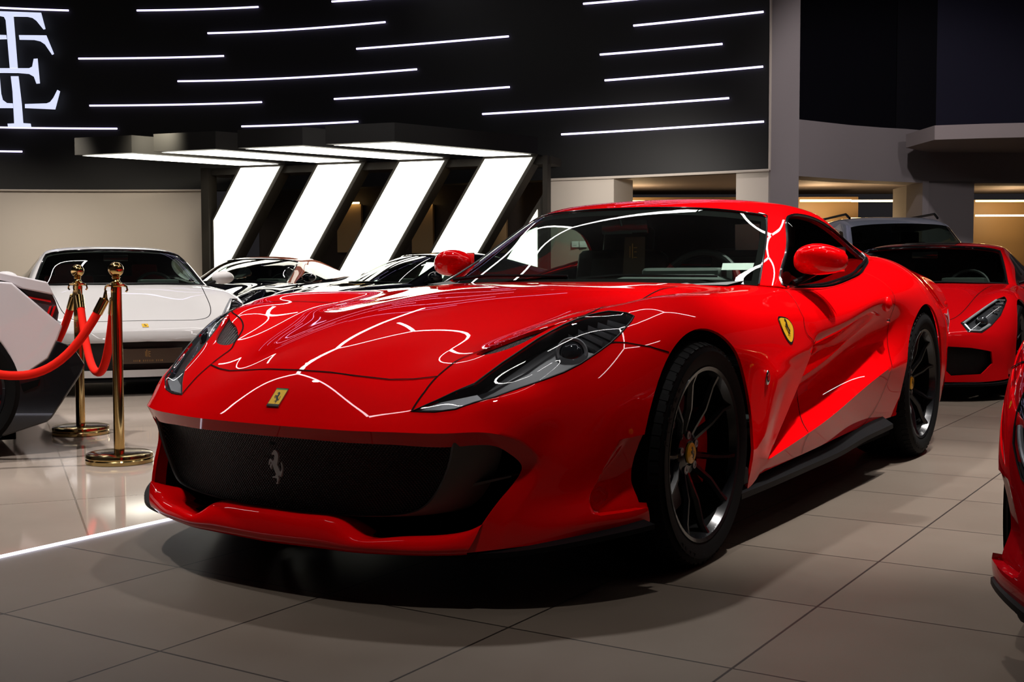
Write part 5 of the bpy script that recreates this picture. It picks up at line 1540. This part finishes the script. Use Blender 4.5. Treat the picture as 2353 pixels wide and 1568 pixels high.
# ------------------------------------------------------------------ rope stands
gold = mat('polished gold', (.62, .42, .16), .10, 1.0)
gold_dark = mat('brass base', (.50, .38, .17), .14, 1.0)
velvet = mat('red velvet', (.60, .012, .006), .8, spec=.05)
def stand(x, y, label):
    r_ = empty('rope_stand', (x, y, 0), 0, label, 'rope stand', 'gold rope stands')
    m = MB(); m.lathe([(0, .058), (.10, .056), (.145, .050), (.158, .044), (.160, .030), (.156, .024), (.160, .018), (.160, .002), (.155, .0), (0, 0)], 56); m.build('base', gold_dark, r_, smooth=30)
    m = MB(); m.lathe([(.0255, .05), (.0255, .86), (0, .86)], 32); m.build('post', gold, r_)
    m = MB(); m.lathe([(0, .86), (.034, .86), (.046, .866), (.046, .872), (.030, .878), (.020, .886), (.016, .898), (.022, .906), (.014, .912), (0, .914)], 32); m.build('collar', gold, r_)
    m = MB(); m.sphere((0, 0, .945), .037, 32); m.build('ball', gold, r_, smooth=60)
    for k in range(4):
        a = math.pi / 2 * k + .5
        m = MB(); m.tube([(.03 * math.cos(a), .03 * math.sin(a), .868), (.052 * math.cos(a), .052 * math.sin(a), .862), (.056 * math.cos(a), .056 * math.sin(a), .845), (.048 * math.cos(a), .048 * math.sin(a), .836)], .005, 6)
        m.build('hook', gold, r_)
    return r_
P1 = np.array([-.453, -2.325]); P2 = np.array([-1.053, -3.388]); P0 = P1 + np.array([.66, -.66]); P3 = np.array([-1.42, -4.74])
stand(*P1, 'taller looking gold rope stand, nearest to the bright red car')
stand(*P2, 'gold rope stand behind the other, between the two white cars')
stand(*P0, 'gold rope stand outside the picture on the left, end of the front rope')
def rope(a, b, sag, label, z0=.80, z1=.80):
    a3 = np.array([a[0], a[1], z0]); b3 = np.array([b[0], b[1], z1])
    d = (b3 - a3); d[2] = 0; L = np.linalg.norm(d); d /= L
    a3 = a3 + d * .055; b3 = b3 - d * .055
    pts = []
    n = 28
    for i in range(n + 1):
        t = i / n
        q = a3 * (1 - t) + b3 * t
        q[2] -= sag * (1 - abs(2 * t - 1) ** 2.3)
        pts.append(q)
    ro = MB().tube(pts[1:-1], .0215, 14).build('velvet_rope', velvet, None, smooth=60)
    tag(ro, label, 'rope', 'red velvet ropes')
    for e0, e1, e2 in ((pts[0], pts[1], pts[2]), (pts[-1], pts[-2], pts[-3])):
        e0, e1, e2 = (np.array(q) for q in (e0, e1, e2)); dd = (e2 - e0) / np.linalg.norm(e2 - e0)
        MB().tube([e0 - dd * .012 + [0, 0, .03], e0 - dd * .006, e0, e1 + dd * .012], [.006, .012, .0235, .0240], 16).build('rope_end', gold, ro)
    return ro
rope(P1, P0, .365, 'red velvet rope sagging low across the white car tail at the left edge')
rope(P1, P2, .40, 'short red velvet rope hanging in a deep loop between the two gold stands')
rope(P2, P3, .40, 'red velvet rope running behind the white car tail, from the rear gold stand')
stand(*P3, 'rearmost gold rope stand, hidden behind the white car tail')

# ------------------------------------------------------------------ white angular car at the left edge, seen from its flank, tail to the right
DL = 6.15
AN = bearing((145 - 1176.5) / 2753.9, DL)                     # near tail corner
DD = CF - .55 * CR; DD = DD / np.linalg.norm(DD)             # across the car, away from the viewer
TT = np.array([DD[1], -DD[0]]); TT = TT if TT @ CR > 0 else -TT
tail = empty('white_angular_car', (AN[0], AN[1], 0), math.atan2(TT[1], TT[0]), 'white angular car at the left edge, its tail and black diffuser behind the rope', 'car')
def lp_(x, y, dep=0.0):
    d = CF + (x - 1176.5) / 2753.9 * CR
    t, s_ = np.linalg.solve(np.stack([d, -TT], 1), AN - CAM[:2])
    return (s_, -dep, CAM[2] + t * (637 - y) / 2753.9)
def wedge(name, poly, d0, d1, m, bev=.012, shrink=0.0, parent=tail):
    """flank outline (x, y pixel-scale units of the side elevation) given thickness from depth d0 to d1"""
    V = [lp_(x, y, -d0 + 0) for x, y in poly]
    V = [(a, d0, c) for (a, b, c) in V]
    cx = sum(v[0] for v in V) / len(V); cz = sum(v[2] for v in V) / len(V)
    V2 = [(cx + (a - cx) * (1 - shrink), d1, cz + (c - cz) * (1 - shrink)) for (a, b, c) in V]
    n = len(V)
    r_ = delaunay_2d_cdt([Vector((v[0], v[2])) for v in V], [], [list(range(n))], 1, 1e-6)
    F = [tuple(t) for t in r_[2]] + [tuple(i + n for i in t)[::-1] for t in r_[2]] + [(i, (i + 1) % n, (i + 1) % n + n, i + n) for i in range(n)]
    mm = MB(); mm.add(V + V2, F)
    o = mm.build(name, m, parent, smooth=0)
    if bev:
        b = o.modifiers.new('edge', 'BEVEL'); b.width = bev; b.segments = 3; b.limit_method = 'ANGLE'; b.angle_limit = R(40); o.data.shade_smooth(); o.data.set_sharp_from_angle(angle=R(50))
    return o
white2 = paint('pearl white paint', (.60, .56, .575), .35)
arch_pts = [(-125 + 160 * math.cos(R(a)), 883 - 160 * math.sin(R(a))) for a in range(14, 171, 8)]
flank = [(145, 746), (131, 781), (110, 822), (36, 872)] + arch_pts[0:] + [(-286, 905), (-900, 925), (-930, 760), (-620, 640), (0, 644), (31, 647), (43, 658)]
wedge('body_shell', flank, 0, 1.92, white2, .010)
sk = [(131, 781), (167, 793), (194, 836), (183, 860), (115, 959), (104, 968), (0, 1002), (-10, 990), (28, 930), (27, 874), (110, 822)]
lowp = wedge('diffuser', sk, -.005, 1.85, black_gloss, .008)
for k in range(5):
    y_ = .25 + .35 * k
    wedge('diffuser_fin', [(110, 900), (186, 850), (196, 862), (118, 975)], y_, y_ + .02, black_satin, .002, parent=lowp)
wedge('tail_lamp', [(48, 655), (126, 672), (134, 690), (141, 716), (137, 738), (128, 734)], .06, 1.86, lamp_black, .004)
wedge('lamp_strip', [(68, 678), (122, 688), (123, 693), (72, 683)], .052, .40, mat('tail lamp red', (.5, .01, .01), .2, coat=1), 0)
for x_ in (118, 128): wedge('exhaust_trim', [(x_, 702), (x_ + 6, 700), (x_ - 4, 728), (x_ - 9, 727)], .045, .30, chrome, 0)
wedge('rear_spoiler', [(9, 642), (-200, 606), (-200, 588), (-60, 609), (113, 645), (120, 656), (129, 676), (110, 672), (52, 660)], .03, 1.75, white2, .008)
wedge('cabin_glass', [(-900, 700), (-720, 610), (-540, 560), (-420, 556), (-200, 592), (0, 634), (-300, 660)], .28, 1.64, dark_glass, .03)
wedge('side_vent', [(45, 880), (90, 868), (84, 884), (50, 898)], -.012, .02, black_matt, .002)
wedge('tow_cover', [(137, 748), (149, 752), (148, 768), (138, 768)], .30, .9, chrome, .002)
for y_, s in ((.13, 1), (1.79, -1)):
    w_ = make_wheel(tail, (lp_(-125, 883)[0], y_, .345), .345, .262, .30, .05, -s, detail=False, style='y', rim_m=rim_black)
    w_ = make_wheel(tail, (lp_(-125, 883)[0] - 2.70, y_, .345), .345, .262, .26, .05, -s, detail=False, style='y', rim_m=rim_black)
fx = lp_(-125, 883)[0] - 2.70
fb = [(lp_(-895, 900)[0], .20), (fx + .37, .20)] + [(fx + .365 * math.cos(R(a_)), .345 + .365 * math.sin(R(a_))) for a_ in range(10, 171, 16)] + [(fx - .40, .20), (fx - 1.0, .16), (fx - 1.02, .30), (fx - .60, .66), (fx - .2, .77), (lp_(-895, 900)[0], .86)]
r_ = delaunay_2d_cdt([Vector(q) for q in fb], [], [list(range(len(fb)))], 1, 1e-6); n = len(fb)
mm = MB(); mm.add([(x, 0, z) for x, z in fb] + [(x, 1.92, z) for x, z in fb], [tuple(t) for t in r_[2]] + [tuple(i + n for i in t)[::-1] for t in r_[2]] + [(i, (i + 1) % n, (i + 1) % n + n, i + n) for i in range(n)])
mm.build('front_body', white2, tail, smooth=0)
mm = MB(); mm.box((-2.3, .96, .16), (3.6, 1.5, .04)); mm.box((lp_(-125, 883)[0], .96, .345), (.70, 1.2, .60)); mm.build('underbody', black_matt, tail, recalc=False)

# ------------------------------------------------------------------ silver blue high vehicle behind
silver = paint('silver blue paint', (.22, .235, .30), .35, .3)
suv = put('silver_suv', 2075, 15.2, -.9, (.84, .53), 'tall silver blue family vehicle behind the striped red car, only its roof showing')
G_SU = [
 [(-3.55,0,1.02), (-3.55,.5,1.02), (-3.53,.80,1.0), (-3.52,.90,.90), (-3.52,.93,.70), (-3.54,.92,.45), (-3.52,.90,.28)],
 [(-2.7,0,1.06), (-2.7,.5,1.06), (-2.7,.82,1.05), (-2.7,.93,.95), (-2.7,.965,.72), (-2.7,.96,.45), (-2.7,.94,.26)],
 [(-1.4,0,1.05), (-1.4,.5,1.05), (-1.4,.83,1.04), (-1.4,.92,.95), (-1.4,.945,.72), (-1.4,.935,.45), (-1.4,.93,.26)],
 [(-.5,0,1.04), (-.5,.5,1.04), (-.5,.82,1.02), (-.5,.92,.93), (-.5,.95,.72), (-.5,.945,.45), (-.5,.93,.26)],
 [(.1,0,1.0), (.1,.5,.995), (.1,.78,.97), (.1,.91,.90), (.1,.96,.72), (.1,.955,.45), (.1,.94,.26)],
 [(.68,0,.90), (.66,.5,.89), (.60,.74,.87), (.52,.86,.82), (.45,.92,.68), (.42,.93,.45), (.42,.92,.26)],
 [(.86,0,.80), (.84,.5,.79), (.77,.74,.77), (.67,.85,.72), (.58,.91,.60), (.53,.92,.42), (.52,.91,.26)],
 [(.92,0,.50), (.90,.5,.50), (.83,.75,.50), (.73,.86,.48), (.63,.905,.44), (.58,.915,.36), (.56,.91,.26)],
 [(.90,0,.25), (.88,.5,.25), (.82,.75,.25), (.73,.85,.25), (.65,.89,.25), (.60,.905,.25), (.58,.91,.25)]]
G_SC = [
 [(-.28,0,1.04), (-.30,.4,1.04), (-.38,.68,1.035), (-.46,.78,1.03), (-.50,.82,1.025), (-.52,.84,1.02), (-.53,.85,1.015)],
 [(-.62,0,1.30), (-.64,.38,1.297), (-.70,.62,1.285), (-.77,.70,1.275), (-.82,.735,1.26), (-.84,.79,1.14), (-.85,.86,1.02)],
 [(-1.0,0,1.58), (-1.02,.36,1.575), (-1.07,.56,1.56), (-1.13,.63,1.545), (-1.18,.665,1.52), (-1.20,.76,1.28), (-1.2,.87,1.03)],
 [(-1.5,0,1.675), (-1.5,.36,1.67), (-1.52,.54,1.655), (-1.54,.61,1.64), (-1.56,.655,1.60), (-1.57,.76,1.32), (-1.58,.875,1.035)],
 [(-2.5,0,1.67), (-2.5,.36,1.665), (-2.5,.54,1.65), (-2.5,.61,1.635), (-2.5,.655,1.60), (-2.5,.76,1.32), (-2.5,.87,1.04)],
 [(-3.2,0,1.60), (-3.2,.36,1.595), (-3.2,.53,1.58), (-3.2,.60,1.565), (-3.2,.645,1.53), (-3.2,.745,1.28), (-3.2,.85,1.03)],
 [(-3.5,0,1.05), (-3.5,.36,1.05), (-3.5,.55,1.05), (-3.5,.64,1.05), (-3.5,.72,1.045), (-3.5,.78,1.035), (-3.5,.83,1.02)]]
SU = Patch(G_SU, 4, 4); SC = Patch(G_SC, 4, 4, brk_u=(2,))
def suv_build(root):
    nv = SU.nv - 1
    def arch(cx, cz, r):
        L = [SU.side(cx + r * math.cos(R(a)), cz + r * math.sin(R(a))) for a in np.linspace(-15, 195, 21)]
        return [(L[0][0], nv)] + L + [(L[-1][0], nv)]
    hole = [(-.5, 0), (-.6, .6), (-.8, .76), (-3.1, .76), (-3.2, .5), (-3.2, 0)]
    lh = [SU.top(x, max(y, .001)) for x, y in hole]; lh[0] = (lh[0][0], 0); lh[-1] = (lh[-1][0], 0)
    lamp = [SU.near(q) for q in ((.74, .58, .82), (.60, .80, .80), (.56, .86, .74), (.66, .80, .70), (.80, .60, .72))]
    gr = [SU.near(q) for q in lin([(.88, .001, .76), (.86, .45, .75), (.90, .42, .52), (.93, .001, .50)], 3, False)]; gr[0] = (gr[0][0], 0); gr[-1] = (gr[-1][0], 0)
    V, T, lab, _ = trim(SU, [lh, lamp, gr, arch(0, .37, .42), arch(-2.8, .37, .42)])
    ref = lambda c: c - np.array([-1.4, 0, .6])
    for k, nm, mm_ in ((-1, 'body_shell', silver), (2, 'grille', mesh_mat)):
        Vs, Ts = sub_mesh(V, T[lab == k]); Ts = orient(Vs, Ts, ref); Vs, Ts = both(Vs, Ts); mesh_obj(nm, Vs, Ts, mm_, root, 40, weld=.0005)
    Vs, Ts = sub_mesh(V, T[lab == 1]); Ts = orient(Vs, Ts, ref)
    for s in (1, -1): mesh_obj('headlamp', Vs * [1, s, 1], Ts if s > 0 else Ts[:, ::-1], lamp_white, root, 40)
    wl = [(0, 0), (0, 3 * 4 - .5), (2 * 4 - .3, 3 * 4 - .5), (2 * 4 - .1, 0)]
    sg = [SC.near(q) for q in lin([(-.62, .845, 1.03), (-.95, .76, 1.27), (-1.22, .69, 1.47), (-1.6, .68, 1.53), (-2.9, .68, 1.52), (-3.15, .72, 1.33), (-3.1, .84, 1.06)], 3)]
    V, T, lab, _ = trim(SC, [wl, sg])
    for k, nm, mm_ in ((-1, 'roof', silver), (0, 'windscreen', glass_dark)):
        Vs, Ts = sub_mesh(V, T[lab == k]); Ts = orient(Vs, Ts, ref); Vs, Ts = both(Vs, Ts); mesh_obj(nm, Vs, Ts, mm_, root, 40, weld=.0005)
    Vs, Ts = sub_mesh(V, T[lab == 1]); Ts = orient(Vs, Ts, ref)
    for s in (1, -1):
        mesh_obj('side_window', Vs * [1, s, 1], Ts if s > 0 else Ts[:, ::-1], glass_dark, root, 40)
        MB().tube([(-1.35, .57 * s, 1.655), (-1.5, .58 * s, 1.715), (-2.9, .58 * s, 1.70), (-3.15, .57 * s, 1.60)], .016, 8).build('roof_rail', black_satin, root)
        m_ = MB(); m_.sphere((-.85, 1.0 * s, 1.1), .12, 16, (.6, 1, .75)); m_.build('door_mirror', silver, root, smooth=60)
        make_wheel(root, (0, .83 * s, .37), .37, .25, .24, .04, s, detail=False, style='y', rim_m=wheel_grey, cal=False)
        make_wheel(root, (-2.8, .83 * s, .37), .37, .25, .24, .04, s, detail=False, style='y', rim_m=wheel_grey, cal=False)
        m_ = MB(); m_.box((-1.55, .38 * s, .70), (.5, .5, .2), bevel=.06); m_.box((-1.85, .38 * s, 1.05), (.14, .48, .62), bevel=.06); m_.box((-1.9, .38 * s, 1.42), (.1, .26, .16), bevel=.04); m_.build('seat', leather, root, smooth=60)
    m_ = MB(); m_.box((-1.4, 0, .24), (4.0, 1.7, .04)); m_.box((-.9, 0, .95), (.5, 1.5, .2), bevel=.05); m_.build('underbody', black_matt, root)
    m_ = MB(); m_.box((-1.05, 0, 1.50), (.03, .24, .07), bevel=.01); m_.build('rear_view_mirror', black_gloss, root)
suv_build(suv)

# ------------------------------------------------------------------ second red car, its front corner at the right edge
near_red = empty('red_sports_car', (.135, 2.845, 0), R(0), 'darker red car at the right edge, only its front corner and lamp inside the picture', 'car')
HL2 = [(.40, .86, .665), (.44, .893, .60), (.475, .895, .53), (.53, .86, .46), (.60, .80, .43), (.66, .765, .455), (.62, .785, .56), (.54, .805, .655), (.46, .83, .69)]
build_gt(near_red, rosso, HL2, False)
for s in (1, -1):
    for P_ in (((.42, .88, .645), (.50, .865, .56), (.60, .80, .47)), ((.47, .85, .66), (.535, .84, .575), (.62, .785, .50)), ((.455, .892, .57), (.50, .875, .51), (.56, .83, .455))):
        lamp_ = [o for o in near_red.children if o.name.startswith('headlamp')][0 if s > 0 else 1]
        q = []
        for a in dens(np.array(P_), 4, False):
            u, v = BODY.near(a); n_ = BODY.normal(u, v); p_ = BODY.ev(u, v); n_ = n_ if n_ @ out_ref(p_) > 0 else -n_
            q.append(tuple((p_ - n_ * .012) * [1, s, 1]))
        MB().tube(q, .007, 8).build('lamp_light_blade', lamp_white, lamp_)

# ------------------------------------------------------------------ papers and card inside the bright red car
def sheet(name, pts, m, label, cat, th=.001):
    pts = [np.array(p) for p in pts]
    n_ = np.cross(pts[1] - pts[0], pts[2] - pts[0]); n_ /= np.linalg.norm(n_)
    V = pts + [p - n_ * th for p in pts]
    o = mesh_obj(name, V, [(0, 1, 2, 3), (7, 6, 5, 4), (0, 4, 5, 1), (1, 5, 6, 2), (2, 6, 7, 3), (3, 7, 4, 0)], m, None, 0)
    return tag(o, label, cat)
sheet('paper_sheet', [(-1.095, .555, .930), (-1.11, .68, .930), (-1.185, .66, .958), (-1.17, .53, .958)], paper, 'white sheet of paper lying in front of the steering wheel, behind the windscreen', 'paper')
sheet('paper_sheet', [(-1.50, .452, 1.018), (-1.50, .560, 1.018), (-1.50, .562, 1.130), (-1.50, .450, 1.130)], paper, 'pale sheet hanging upright behind the windscreen, beside the near pillar', 'paper')
cd = sheet('display_card', [(-1.26, .025, .905), (-1.26, .130, .905), (-1.29, .118, 1.078), (-1.29, .020, 1.078)], card_brown, 'brown card with a monogram standing behind the windscreen, beside the mirror', 'card', .003)
MP = Matrix.Translation((-1.270, .072, 1.00)) @ Matrix(((0, 0, 1, 0), (1, 0, 0, 0), (0, 1, 0, 0), (0, 0, 0, 1)))
g = MB()
for x, y, w__, h__ in ((-.016, .012, .004, .05), (-.004, .016, .005, .065), (.010, .030, .016, .004), (.010, .012, .012, .004), (.010, -.012, .016, .004), (0, -.055, .05, .006), (0, -.07, .04, .005)):
    g.prism([(x - w__ / 2, y - h__ / 2), (x + w__ / 2, y - h__ / 2), (x + w__ / 2, y + h__ / 2), (x - w__ / 2, y + h__ / 2)], .001, MP)
g.build('gilt_monogram', gold_print, cd, smooth=0)
# ------------------------------------------------------------------ lamps
def spot(loc, target, power, size=60, radius=.06, col=(1, .96, .93), blend=.6):  # makes both the ceiling downlights and the added fill spots
    l = bpy.data.lights.new('downlight_and_fill', 'SPOT'); l.energy = power; l.spot_size = R(size); l.spot_blend = blend; l.shadow_soft_size = radius; l.color = col
    o = bpy.data.objects.new('downlight_and_fill', l); COL.objects.link(o); o.location = loc
    o.rotation_euler = (Vector(target) - Vector(loc)).to_track_quat('-Z', 'Y').to_euler()
    return o
# ceiling downlights over the cars; added fill spots carry their own comment
spot((-2.6, -1.2, 6.6), (-1.3, .2, .4), 1150, 46, .12)
spot((-2.2, 1.9, 6.6), (-1.7, .95, .6), 2300, 32, .10)
spot((-4.0, 1.8, 6.6), (-2.6, .95, .6), 1500, 36, .10)
spot((-6.0, 2.2, 6.6), (-5.4, 1.8, 0), 1700, 64, .12)
spot((-9.5, 1.5, 4.6), (-16.5, -1.5, 1.9), 260, 60, .12, (1, .9, .9))  # fill spot added to lift the dark wall under the ledge
spot((-10.2, .6, 6.4), (-11.6, -1.4, 1.2), 500, 50, .12)
spot((-3.5, -6.2, 6.6), (-3.2, -5.6, 0), 1700, 70, .12)
spot((.4, -4.6, 6.6), (.4, -3.4, 0), 1500, 60, .12)
spot((-9.5, -8.0, 6.6), (-9.5, -8.0, 0), 600, 70, .12)
spot((1.7, 1.2, 6.6), (1.5, .7, 0), 480, 58, .12)
spot((2.6, -1.2, 6.6), (-.3, -3.2, .6), 1500, 34, .12)  # fill spot added to brighten the white angular car
# unseen fill spots added to brighten the beige and taupe walls
spot((-6.6, -15.2, 3.6), (-9.6, -17.2, .7), 380, 72, .1, (1, .9, .78), .9)
spot((-7.9, -13.5, 3.6), (-11.0, -15.4, .7), 380, 72, .1, (1, .9, .74), .9)
spot((-8.9, -11.9, 3.6), (-12.0, -13.7, .7), 380, 72, .1, (1, .9, .68), .9)
spot((-11.6, -5.6, 2.6), (-13.8, -6.0, 1.9), 270, 110, .1, (1, .93, .85), .9)
spot((-11.0, -1.5, 5.6), (-15.6, -2.6, 2.6), 380, 70, .1, (1, .90, .90))
# warm lounge
for px_, d_, z_ in ((1880, 22.7, 2.2), (2010, 22.3, 1.8), (2320, 23.6, 2.2), (1460, 22.8, 2.2)):
    q = bearing((px_ - 1176.5) / 2753.9, d_)
    l = bpy.data.lights.new('lounge_lamp', 'POINT'); l.energy = 26; l.shadow_soft_size = .15; l.color = (1, .70, .38)
    o = bpy.data.objects.new('lounge_lamp', l); COL.objects.link(o); o.location = (q[0], q[1], z_)
w = bpy.data.worlds.new('hall'); scene.world = w; w.use_nodes = True
w.node_tree.nodes['Background'].inputs[0].default_value = (.012, .011, .012, 1)
# ------------------------------------------------------------------ camera
def setup_cam():
    cam = bpy.data.cameras.new('camera'); o = bpy.data.objects.new('camera', cam); COL.objects.link(o)
    f = Vector((-0.8434199, -0.53461009, -0.05324404)); r = Vector((-0.53526092, 0.84468343, -0.00237705)); u = Vector((-0.04624515, -0.02649461, 0.9985787))
    M = Matrix((r, u, -f)).transposed().to_4x4()
    M.translation = Vector((3.45544422, 2.43721604, .902860127))
    o.matrix_world = M
    cam.sensor_width = 36.0; cam.lens = 2753.9 / 2353 * 36.0
    cam.clip_start = .05; cam.clip_end = 200
    scene.camera = o
setup_cam()
vs = scene.view_settings
vs.view_transform = 'Standard'; vs.look = 'None'; vs.gamma = 1.0; vs.use_curve_mapping = False; vs.exposure = 0.2
scene.cycles.max_bounces = 10; scene.cycles.transparent_max_bounces = 16; scene.cycles.glossy_bounces = 5; scene.cycles.diffuse_bounces = 4
scene.cycles.sample_clamp_indirect = 6.0
scene.cycles.use_denoising = True
